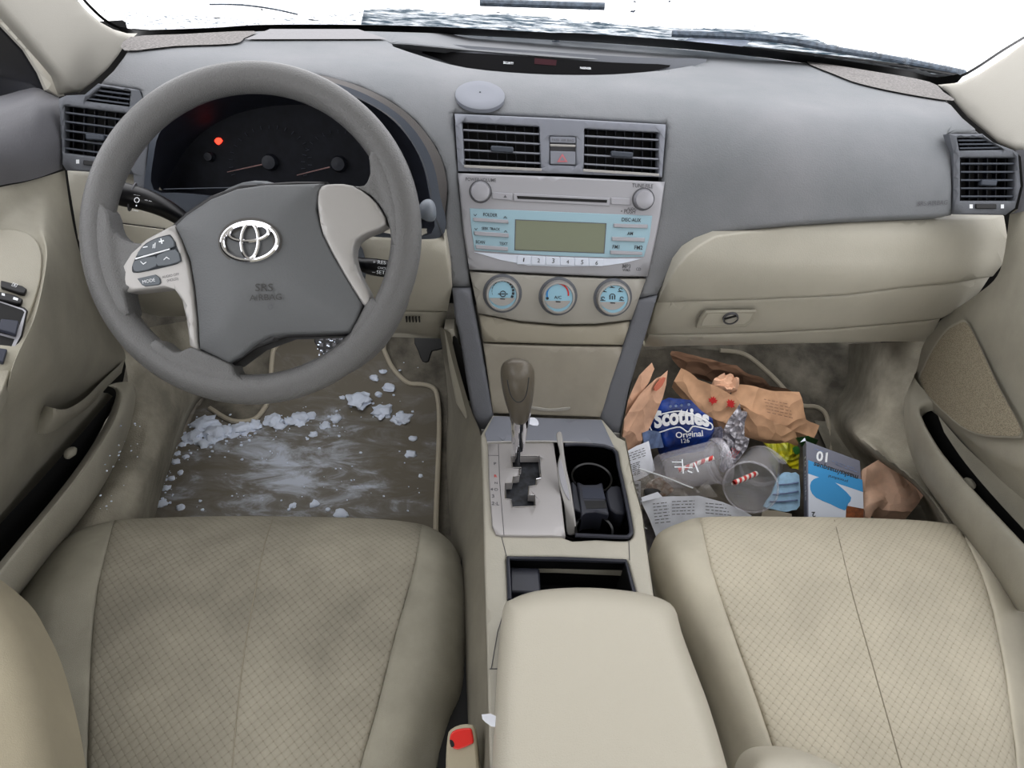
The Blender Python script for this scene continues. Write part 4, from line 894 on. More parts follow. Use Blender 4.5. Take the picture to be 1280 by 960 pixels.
sr = gridsurf('baseboard_right', [
    [(1000, 432, 'y', .40), (1045, 430, 'y', .38), (1060, 430, 'y', .35), (1110, 428, 'x', .72), (1170, 425, 'x', .75)],
    [(1000, 480, 'y', .34), (1040, 480, 'y', .30), (1058, 480, 'y', .26), (1100, 480, 'x', .71), (1150, 480, 'x', .74)],
    [(1020, 530, 'z', .13), (1045, 530, 'z', .14), (1066, 535, 'x', .69), (1100, 540, 'x', .70), (1140, 540, 'x', .73)],
    [(1040, 580, 'z', .11), (1075, 575, 'z', .12), (1098, 570, 'x', .67), (1115, 572, 'x', .69), (1148, 580, 'x', .73)],
    [(1050, 640, 'z', .105), (1110, 620, 'z', .12), (1150, 622, 'z', .15), (1165, 628, 'x', .70), (1185, 640, 'x', .72)],
    [(1060, 700, 'z', .105), (1130, 690, 'z', .12), (1180, 690, 'z', .14), (1200, 695, 'x', .70), (1240, 700, 'x', .72)]], M['carpet2'], None, nu=6, nv=6)
tag(sr, 'greige kick panel and sill right of the passenger footwell', kind='structure')

# ================================================================ floor mats, pedals
mm = bpy.data.materials.new('wet_mat'); mm.use_nodes = True; nt = mm.node_tree; bb = nt.nodes['Principled BSDF']; bb.inputs['Roughness'].default_value = .75
tcn = nt.nodes.new('ShaderNodeTexCoord'); mp = nt.nodes.new('ShaderNodeMapping'); mp.inputs['Scale'].default_value = (1, 2.2, 1); mp.inputs['Rotation'].default_value = (0, 0, .5)
n1 = nt.nodes.new('ShaderNodeTexNoise'); n1.inputs['Scale'].default_value = 10; n1.inputs['Detail'].default_value = 10; n1.inputs['Roughness'].default_value = .68; n1.inputs['Distortion'].default_value = .6
gr = nt.nodes.new('ShaderNodeTexGradient'); gr.gradient_type = 'SPHERICAL'; mp2 = nt.nodes.new('ShaderNodeMapping'); mp2.inputs['Location'].default_value = (.08, .0, 0); mp2.inputs['Scale'].default_value = (3.6, 4.2, 1)
ad = nt.nodes.new('ShaderNodeMath'); ad.operation = 'MULTIPLY_ADD'; ad.inputs[1].default_value = .26; r = nt.nodes.new('ShaderNodeValToRGB')
r.color_ramp.elements[0].position = .50; r.color_ramp.elements[1].position = .80; r.color_ramp.elements[0].color = lin((116, 110, 99)); r.color_ramp.elements[1].color = lin((196, 202, 214))
e = r.color_ramp.elements.new(.62); e.color = lin((130, 127, 122))
L = nt.links.new; L(tcn.outputs['Object'], mp.inputs[0]); L(mp.outputs[0], n1.inputs['Vector']); L(tcn.outputs['Object'], mp2.inputs[0]); L(mp2.outputs[0], gr.inputs[0]); L(gr.outputs['Fac'], ad.inputs[0]); L(n1.outputs['Fac'], ad.inputs[2]); L(ad.outputs[0], r.inputs['Fac']); L(r.outputs['Color'], bb.inputs['Base Color'])
matq = [(545, 780), (545, 655), (549, 540), (547, 497), (540, 484), (525, 480), (509, 478), (491, 460), (480, 437), (474, 418), (396, 418), (360, 424), (344, 434), (340, 450), (338, 480), (333, 507), (318, 524), (290, 526), (262, 510), (236, 514), (214, 580), (196, 642), (180, 760)]
mt = thing('floor_mat', 'dirty taupe driver floor mat with piped edge, covered in snow', 'floor mat', at(380, 590, 'z', .105))
region('mat', smo(matq, 2), FLS(.008), mm, mt, step=14, skirt=(0, 0, -.008), bstep=8)
def pip(nm, q, parent): tube(nm, [FLS(.012)(x, y) for x, y in smo(q, 4, False)], .0055, M['piping'], parent, 8)
pip('piping', matq[:16], mt); pip('piping', matq[15:19], mt)
pm = thing('floor_mat', 'taupe passenger floor mat mostly buried under litter', 'floor mat', at(920, 560, 'z', .105))
pmq = [(1045, 720), (1038, 600), (1037, 558), (1034, 522), (1022, 509), (1004, 507), (990, 498), (973, 478), (945, 452), (926, 441), (900, 438), (800, 438), (782, 500), (780, 640), (800, 740)]
region('mat', smo(pmq, 2), FLS(.008), M['paxmat'], pm, step=16, skirt=(0, 0, -.008), bstep=8); pip('piping', pmq[:11], pm)
brk = thing('brake_pedal', 'black ribbed brake pedal dusted with snow above the driver mat', 'pedal', FLS(.05)(415, 440))
PB_ = Plane(at(415, 435, 'y', .10), (0, -.86, .5))
slab('pad', smo([(393, 418), (440, 418), (438, 436), (432, 446), (408, 447), (399, 438)], 2), PB_, M['black'], brk, .0, .012, bev=.002)
b = MB(); 
for i in range(5):
    for j in range(3):
        b.add(*box_data(PB_.hit(402+i*8, 423+j*8, .002), PB_.u, PB_.v, PB_.n, .0035, .0035, .002))
b.build('pad_studs', M['inkg'], brk, smooth=False); tube('arm', [PB_.hit(418, 424, -.01), at(418, 395, 'y', .16), at(418, 360, 'y', .2)], .007, M['black'], brk, 8)
b = MB(); random.seed(5)
for i in range(40): b.add(*blob(PB_.hit(random.uniform(397, 436), random.uniform(420, 444), .004), random.uniform(.0008, .0028), i, sub=1))
b.build('snow_dusting', M['snow'], brk)
acc = thing('accelerator_pedal', 'black accelerator pedal in shadow right of the driver mat', 'pedal', FLS(.03)(535, 440))
PA_ = Plane(at(535, 432, 'y', .12), (0, -.8, .6)); slab('pad', smo([(518, 420), (553, 420), (553, 436), (540, 439), (536, 452), (528, 452), (523, 440)], 2), PA_, M['blackdeep'], acc, .0, .012, bev=.002); tube('arm', [PA_.hit(535, 424, -.01), at(535, 400, 'y', .2)], .006, M['blackdeep'], acc, 8)

# ================================================================ centre console
con = thing('centre_console', 'beige centre console between the seats with selector gate, cup holder and open bin', 'console', (.03, -.45, .1))
CZ = .395; PCN = Plane((0, -.4, CZ), (0, 0, 1))
gate = [(639.6, 570), (674, 570), (676, 597.5), (670, 599), (670, 606.7), (661, 608), (660.4, 618.4), (668, 619), (669, 632.7), (640.4, 634), (639, 624.4), (631.8, 623.6), (631.8, 604), (640.4, 603.5), (641.7, 596), (649.5, 595), (649.5, 587), (652, 584.5), (640.4, 584.5)]
cuph = [(694, 553), (730, 554), (766, 560), (773, 581), (782, 622), (789.5, 661), (787, 670), (780, 673), (745, 671.5), (707, 669.7), (703, 630)]
binh = [(633, 695.5), (700, 696), (784.5, 700), (796, 745), (797, 767), (638, 767)]
top = [(601, 543), (616, 518), (690, 521), (753, 523), (772, 545), (782, 550), (792, 600), (803, 640), (818, 745), (850, 790), (905, 965), (612, 965), (608, 800), (605, 700), (603, 600)]
region('body', top, PCN.S(0), M['beige'], con, holes=[[(637, 567), (678, 567), (678, 637), (629, 637), (629, 600)], smo([(692, 551.5), (730, 552.5), (768, 558.5), (775, 581), (784, 622), (791.5, 661), (789, 672), (780, 675), (745, 673.5), (705, 671.7), (701, 630)], 3), binh], step=18, skirt=(0, 0, -.03), edge=(4, (0, 0, -.004)))
region('front_ledge', [(606, 541), (617, 519), (690, 522), (752, 524), (768, 558), (740, 553.5), (690, 551), (650, 551), (609, 551.5)], PCN.S(.003), M['stack_grey'], con, step=14, edge=(2, (0, 0, -.002)))
tube('chrome_strip', [PCN.hit(x, y, .004) for x, y in smo([(609, 553), (650, 552), (690, 552), (740, 555), (768, 560)], 4, False)], .0016, M['silver'], con, 8)
gp = region('gate_plate', [(610, 554), (650, 553.5), (692, 553.5), (699, 600), (707, 669.5), (660, 669.5), (627, 669), (620, 667), (615, 657), (611, 600)], PCN.S(.004), mat('plate_silver', (168, 165, 165), .38, metal=.3), con, holes=[gate], step=12, skirt=(0, 0, -.012), edge=(1.6, (0, 0, -.0015)))
pr = [PCN.hit(x, y, .0045) for x, y in gate]; v, f = tube_data(pr, .0009, 6, closed=True); mk('gate_rim', v, f, M['chrome'], gp)
P0 = [PCN.hit(*p, .002) for p in [(637, 567), (678, 567), (678, 637), (629, 637), (629, 600)]]
v = P0+[p+V((0, 0, -.014)) for p in P0]; mk('gate_well', v, [(i, (i+1) % 5, (i+1) % 5+5, i+5) for i in range(5)]+[(9, 8, 7, 6, 5)], M['gatehole'], gp, smooth=False)
for i, (y) in enumerate((554.5, 573, 668)): pass
tube('plate_line', [PCN.hit(x, y, .0042) for x, y in ((623, 555), (624.5, 600), (630, 669))], .0004, M['inkg'], gp, 5)
tube('plate_line', [PCN.hit(610, 569, .0042), PCN.hit(623, 569.5, .0042)], .0003, M['inkg'], gp, 5)
for s, a, c, m_ in (('P', (617.5, 581), (620.5, 581), 'inkg'), ('R', (618, 596.5), (621.5, 596.5), 'red'), ('N', (618.5, 605), (622, 605), 'inkg'), ('4\u00b7D', (613, 613), (622.5, 613.5), 'inkg'), ('3', (615, 622), (618, 622), 'inkg'), ('2\u00b7L', (614.5, 631), (624, 631.5), 'inkg')):
    text('gate_lettering', s, a, c, PCN, M[m_], gp, h=.0045, bold=.01)
for q in (((627, 671), (633, 695)), ((786, 675), (787, 700)), ((634, 752), (622, 790), (614, 836)), ((612, 836), (622, 836))): tube('panel_seam', [PCN.hit(x, y, .0004) for x, y in q], .0005, M['inkg'], con, 5)
# cup holder
P0 = [PCN.hit(*p, -.001) for p in smo(cuph, 3)]; n = len(P0)
c0 = sum(P0, V())/n
v = P0+[c0+(p-c0)*.93+V((0, 0, -.075)) for p in P0]; ch = mk('cup_holder_well', v, [(i, (i+1) % n, (i+1) % n+n, i+n) for i in range(n)]+[tuple(range(2*n-1, n-1, -1))], M['glossblack'], con, ang=60)
pr = [PCN.hit(x, y, .003) for x, y in smo([(706, 556), (730, 555.5), (766, 561), (773, 582), (782, 623), (789, 661), (786.5, 669.5), (780, 671.5), (745, 670), (719, 669)], 3, False)]; tube('cup_holder_rim', pr, .003, M['darkslate'], con, 8)
cc_ = PCN.hit(741, 590); v, f = lathe_data(cc_+V((0, 0, -.012)), V((0, 0, 1)), [(.029, -.06), (.029, 0), (.032, .001), (.0325, -.004)], 36); mk('cup_ring', v, f, M['glossblack'], ch)
cc_ = PCN.hit(746, 655); v, f = lathe_data(cc_+V((0, .008, -.02)), V((0, 0, 1)), [(.025, -.05), (.025, 0), (.028, .001), (.0285, -.004)], 36); mk('cup_ring', v, f, M['glossblack'], ch)
slab('insert_block', [(714, 602), (720, 601), (727, 636), (727, 640), (716, 636)], PCN, M['darkslate'], ch, -.012, .03, bev=.002)
slab('insert_block', [(721, 601), (730, 605), (745, 605), (753, 602), (759, 630), (762, 643), (745, 639), (733, 640), (727, 644)], PCN, M['darkslate'], ch, -.008, .04, bev=.003)
slab('insert_recess', [(727, 609), (753, 610), (757, 624), (729, 623)], PCN, M['swgrey'], ch, -.0076, .002)
slab('insert_recess', [(730, 626), (757, 626), (759, 635), (733, 636)], PCN, M['black'], ch, -.0076, .002)
slab('insert_block', smo([(757, 610), (766, 607), (777, 609), (782, 638), (778, 642), (762, 636)], 2), PCN, M['darkslate'], ch, -.014, .04, bev=.003)
PLD = Plane(at(705, 610, 'z', .405), (-.35, -.62, .70))
lid_q = smo([(697, 540), (701, 540), (703, 552), (704.5, 566), (708, 588), (712.5, 607), (716, 630), (719.5, 655), (719.5, 664), (717, 669), (711, 669.5), (707.5, 664), (706, 645), (704, 628), (700, 612), (697, 596), (696.3, 580), (699.5, 568), (697, 556), (695, 544)], 2)
lid = slab('cup_holder_lid', lid_q, PLD, M['silver'], con, .003, .006, bev=.002)
slab('lid_crescent', smo([(697.5, 582), (701, 574), (705, 590), (710, 612), (712, 626), (706, 618), (700, 602)], 2), PLD, M['button'], lid, .0045, .003, bev=.001)
# bin
P0 = [PCN.hit(*p, -.0005) for p in [(635.5, 698.5), (700, 699), (781.5, 702.5), (792.5, 745), (792, 763), (641.5, 763)]]; n = len(P0); v = P0+[p+V((0, .01, -.07)) for p in P0]
bn = mk('bin_well', v, [(i, (i+1) % n, (i+1) % n+n, i+n) for i in range(n)]+[tuple(range(2*n-1, n-1, -1))], M['blackdeep'], con, smooth=False)
tube('bin_frame', [PCN.hit(x, y, .0015) for x, y in ((637, 750), (635, 698), (700, 699), (782, 702), (793, 742))], .0032, M['darkslate'], con, 8)
q = PCN.hit(655, 735, -.03); v, f = box_data(q, V((1, 0, 0)), V((0, 1, 0)), V((0, 0, 1)), .02, .02, .018); mk('bin_socket', v, f, M['darkslate'], bn, bev=.003)
# console flanks
Lt = [at(563, 416, 'y', -.13), at(572, 455, 'y', -.15), at(588, 510, 'y', -.18)]+[PCN.hit(x, y, -.002) for x, y in ((601, 545), (603, 600), (605, 700), (608, 800), (612, 965))]
Lb = [at(554, 414, 'y', -.05), at(556, 450, 'y', .02), at(560, 505, 'z', .16)]+[at(x, y, 'z', .10) for x, y in ((558, 545), (559, 600), (566, 700), (575, 800), (590, 965))]
nn = 40
loft('left_flank', resample(cr(Lt, 5), nn), resample(cr(Lb, 5), nn), mat('console_flank', (150, 145, 132), .6, grain=.3, gs=400, mott=.15, ms=8), con, 8, bulge=V((-.012, 0, .01)))
PFk = plane3(at(563, 416, 'y', -.13), at(572, 455, 'y', -.15), at(601, 541, 'y', -.19)); 
region('front_wing', [(555, 413), (567, 413), (590, 480), (603, 548), (597, 560), (585, 530), (570, 505), (561, 460)], Plane(at(580, 480, 'y', -.14), (-.35, -.9, .1)).S(0), M['beige'], con, step=8, skirt=(0, .03, 0), edge=(3, (0, .004, 0)))
slab('side_slot', smo([(566, 421), (571, 423), (578, 440), (586, 475), (589, 500), (582, 496), (574, 470), (567, 440)], 2), Plane(at(580, 480, 'y', -.14), (-.35, -.9, .1)), M['blackdeep'], con, .001, .001)
Rt = [at(782, 548, 'z', CZ-.002)]+[PCN.hit(x, y, -.002) for x, y in ((792, 600), (803, 640), (818, 745), (850, 790), (905, 965))]
loft('right_flank', resample(Rt, 20), [V((p.x+.02, p.y, .10)) for p in resample(Rt, 20)], M['beige'], con, 5)
loft('right_flank', [at(782, 548, 'z', CZ), at(776, 545, 'y', -.19), at(795, 450, 'y', -.13), at(822, 372, 'y', -.10)], [V((.17, -.15, .1)), V((.17, -.1, .1)), V((.19, .1, .1)), V((.19, .2, .5))], M['carpet2'], con, 4)
# armrest
lidq = [(630, 757), (640, 749), (660, 741), (690, 736), (737, 734.5), (789, 739), (823, 747), (843, 760), (852, 790), (868, 834), (887, 885), (912, 970), (925, 1030), (622, 1030), (618, 960), (621, 871), (626, 790)]
ar = thing('armrest_lid', 'padded cream console armrest lid between the two seats', 'armrest', at(745, 850, 'z', CZ))
def raydrop(full, e, amt, extra=None):
    R_ = [full]
    A_ = np.array([[p[0], p[1]] for p in full]); B_ = np.roll(A_, -1, 0); DD = B_-A_; LL_ = (DD**2).sum(1)+1e-9
    def f(w, x, y, d):
        P_ = np.array((x, y)); t = np.clip(((P_-A_)*DD).sum(1)/LL_, 0, 1); q = P_-(A_+t[:, None]*DD); D = math.sqrt((q**2).sum(1).min())
        t = max(0, 1-D/e); w = w+ray(x, y).normalized()*(amt*(1-math.sqrt(max(0, 1-t*t))))
        return extra(w, x, y, d, D) if extra else w
    return f
PAM = Plane(at(740, 850, 'z', .465), (0, -.03, 1))
lq = smo(lidq, 3)
region('lid_cushion', lq, PAM.S(.0), M['arm'], ar, step=12, bstep=8, edge=(26, V((0, 0, 0))), disp=raydrop(lq, 26, .03), skirt=(0, .004, -.04), ang=70)
# gear selector
gs = thing('gear_selector', 'automatic gear selector with taupe knob and chrome shaft', 'gear lever', at(647, 575, 'z', CZ+.003))
def gx(px, py, y=-.275): return at(px, py, 'y', y)
yb = at(647, 573, 'z', CZ).y
Q = lambda px, py, t=0: at(px, py, 'y', yb+.004-t*.012)
tube('shaft', [Q(646.5, 580), Q(647.5, 556)], .0052, M['chrome'], gs, 16, upv=(1, 0, 0))
tube('chrome_collar', cr([Q(648, 561), Q(648.5, 545), Q(649.5, 530), Q(650, 517, .5)], 3), [.0085, .0095, .0106, .0116, .0126, .0134, .0142, .0148, .0152, .0154], M['chrome'], gs, 24, upv=(1, 0, 0), sq=1.0)
kn = tube('knob', cr([Q(650, 522, .5), Q(649.5, 510, .8), Q(648.3, 492, 1), Q(647.3, 474, 1), Q(646.3, 460, .6), Q(646.2, 453, .2), Q(646.3, 450.4)], 4), [.0135, .0143, .0152, .016, .0172, .0183, .0195, .0205, .0214, .0222, .0229, .0234, .0237, .0238, .0237, .0233, .0226, .0218, .0207, .0195, .0178, .0160, .0125, .0075, .001], M['knob'], gs, 28, upv=(1, 0, 0), ang=80)
tube('knob_seam', cr([Q(634, 475, 3.6), Q(637, 490, 3.4), Q(641.5, 499, 3.2), Q(648, 503, 3.2), Q(655, 499, 3.2), Q(659, 488, 3.4), Q(661, 472, 3.6)], 3), .0006, M['ink'], kn, 6)

# ================================================================ seats
def quilt(name, c, mort):
    m = mat(name, c, .92, spec=.2, mott=mort, ms=5, grain=.1); nt = m.node_tree; b = nt.nodes['Principled BSDF']; N = nt.nodes.new; L = nt.links.new
    tc = N('ShaderNodeTexCoord'); sp = N('ShaderNodeSeparateXYZ'); L(tc.outputs['Object'], sp.inputs[0])
    def mth(op, a, b_): 
        n = N('ShaderNodeMath'); n.operation = op
        for i, v in enumerate((a, b_)):
            if v is None: continue
            if isinstance(v, (int, float)): n.inputs[i].default_value = v
            else: L(v, n.inputs[i])
        return n.outputs[0]
    K = 270
    x = mth('MULTIPLY', sp.outputs['X'], K); y = mth('MULTIPLY', sp.outputs['Y'], K)
    a = mth('SINE', mth('ADD', x, y), None); c_ = mth('SINE', mth('SUBTRACT', x, y), None)
    # puffy diamonds: lines where either wave is near zero
    aa = mth('ABSOLUTE', a, None); cc = mth('ABSOLUTE', c_, None); mn = mth('MINIMUM', aa, cc); mn2 = mth('POWER', mn, .45)
    dot = mth('LESS_THAN', mth('ADD', aa, cc), .5)
    nb = [n for n in nt.nodes if n.type == 'BUMP'][0]; L(mn2, nb.inputs['Height']); nb.inputs['Distance'].default_value = .0015; nb.inputs['Strength'].default_value = .4
    old = b.inputs['Base Color'].links[0].from_socket
    mx = N('ShaderNodeMix'); mx.data_type = 'RGBA'; mx.blend_type = 'MULTIPLY'
    L(old, mx.inputs[6]); mx.inputs[7].default_value = (.66, .64, .60, 1)
    L(mth('MULTIPLY', mth('ADD', mth('MULTIPLY', dot, .5), mth('MULTIPLY', mth('SUBTRACT', 1, mn2), .25)), 1.0), mx.inputs[0]); L(mx.outputs[2], b.inputs['Base Color'])
    return m
def seat(name, label, outl, seamL, seamR, seamC, P, mcl, mq, loc):
    t = thing(name, label, 'car seat', loc)
    full = smo(outl, 4)
    cut = lambda s: smo(s, 4, False)
    sL, sR = cut(seamL), cut(seamR)
    ys = lambda s, Y: None
    def near(s, left):   # split the outline at the seam ends
        return min(range(len(full)), key=lambda i: (full[i][0]-s[0])**2+(full[i][1]-s[1])**2)
    iL, iR, jL, jR = near(sL[0], 1), near(sR[0], 0), near(sL[-1], 1), near(sR[-1], 0)
    def arc(i, j):
        o = [full[i]]; k = i
        while k != j: k = (k+1) % len(full); o.append(full[k])
        return o
    # outline runs clockwise on screen from top-left
    ins = arc(iL, iR) + sR[1:-1] + arc(jR, jL) + sL[1:-1][::-1]
    bR = arc(iR, jR) + sR[1:-1][::-1]
    bL = arc(jL, iL) + sL[1:-1]
    def mkx(seam):
        A_ = np.array([(a.x, a.y) for a in resample([V((u[0], u[1], 0)) for u in seam], 400)]) if not isinstance(seam, np.ndarray) else seam
        def ex(w, x, y, d, D):
            q = np.array((x, y)); dm = math.sqrt(((A_-q)**2).sum(1).min()); return w - ray(x, y).normalized()*(.014*min(1, dm/55))*min(1, D/60)
        return ex
    z0 = V((0, 0, 0))
    allseam = np.concatenate([np.array([(a.x, a.y) for a in resample([V((u[0], u[1], 0)) for u in s_], 300)]) for s_ in (sL, sR)])
    def crease(seam, base):
        A_ = np.array([(a.x, a.y) for a in resample([V((u[0], u[1], 0)) for u in seam], 400)]) if not isinstance(seam, np.ndarray) else seam
        def ex(w, x, y, d, D):
            w = base(w, x, y, d, D) if base else w
            q = np.array((x, y)); dm = math.sqrt(((A_-q)**2).sum(1).min()); tt = max(0, 1-dm/7.); return w + ray(x, y).normalized()*(.006*(1-math.sqrt(1-tt*tt)))
        return ex
    region('seat_insert', ins, P.S(0), mq, t, step=13, bstep=7, edge=(7, z0), disp=raydrop(full, 75, .10, crease(allseam, None)), skirt=(0, .01, -.07), ang=70)
    region('bolster', bR, P.S(0), mcl, t, step=12, bstep=7, edge=(7, z0), disp=raydrop(full, 75, .10, crease(sR, mkx(sR))), skirt=(0, .01, -.07), ang=70)
    region('bolster', bL, P.S(0), mcl, t, step=12, bstep=7, edge=(7, z0), disp=raydrop(full, 75, .10, crease(sL, mkx(sL))), skirt=(0, .01, -.07), ang=70)
    rd = raydrop(full, 75, .10)
    pts = [rd(P.hit(x, y), x, y, 0) - ray(x, y).normalized()*.0002 for x, y in smo(seamC, 5, False)]
    tube('centre_seam', pts, .0008, M['seam'], t, 6)
    return t
M['seam'] = mat('seam_thread', (146, 139, 124), .9)
Pd = Plane((-.37, -.40, .365), (0, -.17, 1)); Pp = Plane((.45, -.40, .365), (0, -.17, 1))
drv = seat('driver_seat', 'beige cloth driver seat cushion with a stained quilted centre', [(63, 687), (97, 664), (136, 652), (170, 648), (290, 645), (436, 647), (508, 652), (542, 661), (567, 682), (579, 711), (586, 760), (585, 818), (581, 866), (566, 905), (552, 960), (545, 1040), (480, 1060), (280, 1062), (100, 1060), (-60, 1060), (-90, 960), (-40, 850), (10, 755), (29, 721)],
     [(142, 652), (131, 697), (121, 745), (114, 818), (109, 960), (106, 1060)], [(527, 655), (516, 716), (494, 794), (470, 890), (450, 960), (430, 1060)], [(341, 649), (329, 687), (315, 760), (303, 832), (290, 960), (284, 1050)], Pd, M['cloth'], quilt('quilt_driver', (166, 161, 147), .2), (-.4, -.65, .1))
pas = seat('passenger_seat', 'light beige cloth passenger seat cushion with clean quilted centre', [(823, 667), (852, 653), (887, 646), (1002, 646), (1100, 648), (1176, 653), (1234, 666), (1275, 686), (1298, 730), (1308, 800), (1312, 960), (1312, 1060), (1200, 1062), (1000, 1062), (955, 1060), (930, 1000), (912, 950), (887, 880), (852, 795), (829, 752), (814, 715), (813, 690)],
     [(876, 648), (889, 709), (916, 790), (945, 871), (974, 960), (996, 1060)], [(1200, 659), (1234, 738), (1257, 848), (1271, 960), (1278, 1060)], [(1043, 650), (1066, 744), (1089, 825), (1127, 960), (1150, 1050)], Pp, M['cloth_light'], quilt('quilt_passenger', (202, 195, 178), .1), (.5, -.6, .1))
for sx, par in ((-.37, drv), (.46, pas)):
    v, f = box_data(V((sx, -.70, .15)), V((1, 0, 0)), V((0, 1, 0)), V((0, 0, 1)), .19, .22, .045); mk('seat_base', v, f, M['blackdeep'], par, bev=.01)
PRL = Plane((0, -.6, .27), (0, -.1, 1)); region('seat_gap_shade', [(578, 690), (590, 700), (597, 780), (602, 860), (607, 960), (608, 1050), (540, 1050), (560, 800)], PRL.S(0), M['blackdeep'], drv, step=25, skirt=(0, 0, -.12))  # black sheet standing in for the shade between driver seat and console
PBK = Plane(at(20, 900, 'd', .62), (.35, -.1, .9)); q = smo([(-140, 640), (-60, 690), (0, 737), (24, 774), (44, 818), (60, 876), (72, 939), (80, 1010), (80, 1080), (-140, 1080)], 3)
region('backrest_bolster', q, PBK.S(0), mat('bolster_near', (166, 158, 138), .85, grain=.3, mott=.08, ms=5), drv, step=16, bstep=9, edge=(50, V()), disp=raydrop(q, 50, .05), ang=80, skirt=(0, .02, -.05))
PBK2 = Plane(at(1000, 990, 'd', .66), (.1, -.2, .9)); q = smo([(930, 1060), (932, 985), (939, 957), (952, 944), (972, 940), (1000, 941), (1030, 949), (1060, 965), (1100, 1000), (1130, 1060)], 3)
region('backrest_bolster', q, PBK2.S(0), M['arm'], pas, step=10, bstep=7, edge=(30, V()), disp=raydrop(q, 30, .04), ang=80, skirt=(0, .02, -.03))
# buckle
bk = thing('seat_belt_buckle', 'beige seat belt buckle with red release button beside the driver seat', 'buckle', at(577, 950, 'z', .30))
PBU = Plane(at(577, 925, 'z', .385), (-.1, -.45, .9))
slab('body', smo([(559, 921), (563, 912), (575, 906), (589, 906), (594, 914), (597, 940), (600, 985), (599, 1010), (558, 1010), (557, 985), (557, 950)], 2), PBU, M['buckle'], bk, 0, .022, bev=.003)
slab('release_button', smo([(563, 918), (570, 912), (587, 910), (590, 914), (592, 927), (588, 931), (572, 937), (565, 934), (562, 928)], 2), PBU, M['redbtn'], bk, .0025, .004, bev=.0015)
slab('tongue_slot', smo([(562, 925), (566, 926), (568, 932), (564, 934)], 2), PBU, M['blackdeep'], bk, .0032, .001)
# ================================================================ loose things
def zplane(a, b, c): return plane3(at(*a[:2], 'z', a[2]), at(*b[:2], 'z', b[2]), at(*c[:2], 'z', c[2]))
def crumple(amp, fr, seed, ridge=True):
    def f(w, x, y, d):
        n = noise.noise(w*fr+V((seed, seed*2, 0))); n2 = noise.noise(w*fr*2.7+V((seed, 0, seed)))
        if ridge: n = abs(n)*2-.5
        return w + V((.1, -.3, 1))*(amp*(n+.4*n2))
    return f
def paper(name, label, cat, q, pz, m, amp=.008, fr=22, th=.0, group=None, parent=None, seed=1, sm=0, step=6, ang=28, edge=None):
    pl = zplane(*pz)
    o = region(name, smo(q, sm) if sm else q, pl.S(0), m, parent, step=step, disp=crumple(amp, fr, seed) if amp else None, skirt=(0, .004, -th) if th else None, ang=ang, edge=edge)
    if label: tag(o, label, cat, group)
    return o, pl
def lines(parent, pl, rows, m, h=.0015, amp=0):
    """small print: short dashes inside the traced rows (x0,y0,x1,y1)"""
    b = MB(); rr = random.Random(3)
    for x0, y0, x1, y1 in rows:
        L_ = math.hypot(x1-x0, y1-y0); s = 0
        while s < L_:
            w_ = rr.uniform(2, 6); e_ = min(L_, s+w_)
            a = V((x0+(x1-x0)*s/L_, y0+(y1-y0)*s/L_)); c = V((x0+(x1-x0)*e_/L_, y0+(y1-y0)*e_/L_))
            b.add([pl.hit(a.x, a.y-.45, h), pl.hit(c.x, c.y-.45, h), pl.hit(c.x, c.y+.45, h), pl.hit(a.x, a.y+.45, h)], [(0, 3, 2, 1)])
            s = e_+rr.uniform(.8, 2.5)
    b.build('lettering', m, parent, smooth=False)
KB = 'crumpled kraft takeaway bags'
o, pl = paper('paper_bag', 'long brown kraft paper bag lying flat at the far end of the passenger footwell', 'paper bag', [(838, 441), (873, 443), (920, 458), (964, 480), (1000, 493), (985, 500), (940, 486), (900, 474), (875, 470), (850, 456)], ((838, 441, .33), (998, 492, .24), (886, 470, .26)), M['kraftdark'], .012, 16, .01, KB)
o, pl = paper('paper_bag', 'thin brown paper bag strip standing against the console, the further of two', 'paper bag', [(815, 453), (818, 461), (812, 476), (804, 488), (786, 516), (776, 520), (784, 503), (792, 484), (798, 471)], ((817, 455, .36), (784, 516, .27), (798, 471, .34)), M['kraft2'], .006, 20, .01, KB, seed=3)
o, pl = paper('paper_bag', 'tall pointed brown paper bag standing against the console, the nearer of two', 'paper bag', [(834, 464), (833, 480), (828, 498), (817, 524), (808, 543), (799, 556), (784, 566), (776, 560), (780, 524), (790, 507), (801, 491), (820, 474)], ((834, 464, .33), (784, 561, .20), (782, 524, .27)), M['kraft2'], .007, 18, .015, KB, seed=5)
slab('red_print', smo([(826, 474), (832, 472), (828, 482), (820, 489), (818, 485)], 2), pl, M['pinkfade'], o, .009, .002)
o, pl = paper('paper_bag', 'brown paper bag with two red maple leaf marks, behind the blue tissue pack', 'paper bag', [(852, 459), (862, 465), (873, 473), (896, 484), (920, 497), (925, 503), (918, 518), (907, 531), (896, 527), (886, 521), (874, 511), (864, 500), (852, 488), (842, 477)], ((852, 459, .30), (925, 503, .27), (886, 521, .22)), M['kraft'], .006, 16, .02, KB, seed=7, step=5)
def leaf(c, r, pl, par, rot=0, h=.008):
    base = [(0, -1), (.22, -.55), (.55, -.75), (.45, -.3), (1, -.25), (.7, .05), (.85, .3), (.3, .35), (.35, .6), (.08, .5), (.06, 1), (-.06, 1), (-.08, .5), (-.35, .6), (-.3, .35), (-.85, .3), (-.7, .05), (-1, -.25), (-.45, -.3), (-.55, -.75), (-.22, -.55)]
    q = [(c[0]+r*(x*math.cos(rot)-y*math.sin(rot)), c[1]+r*(x*math.sin(rot)+y*math.cos(rot))) for x, y in base]; slab('maple_leaf', q, pl, M['red_smear'], par, h, .002)
leaf((891, 501), 6, pl, o, .2, .009); leaf((913, 505), 6.5, pl, o, .9, .009)
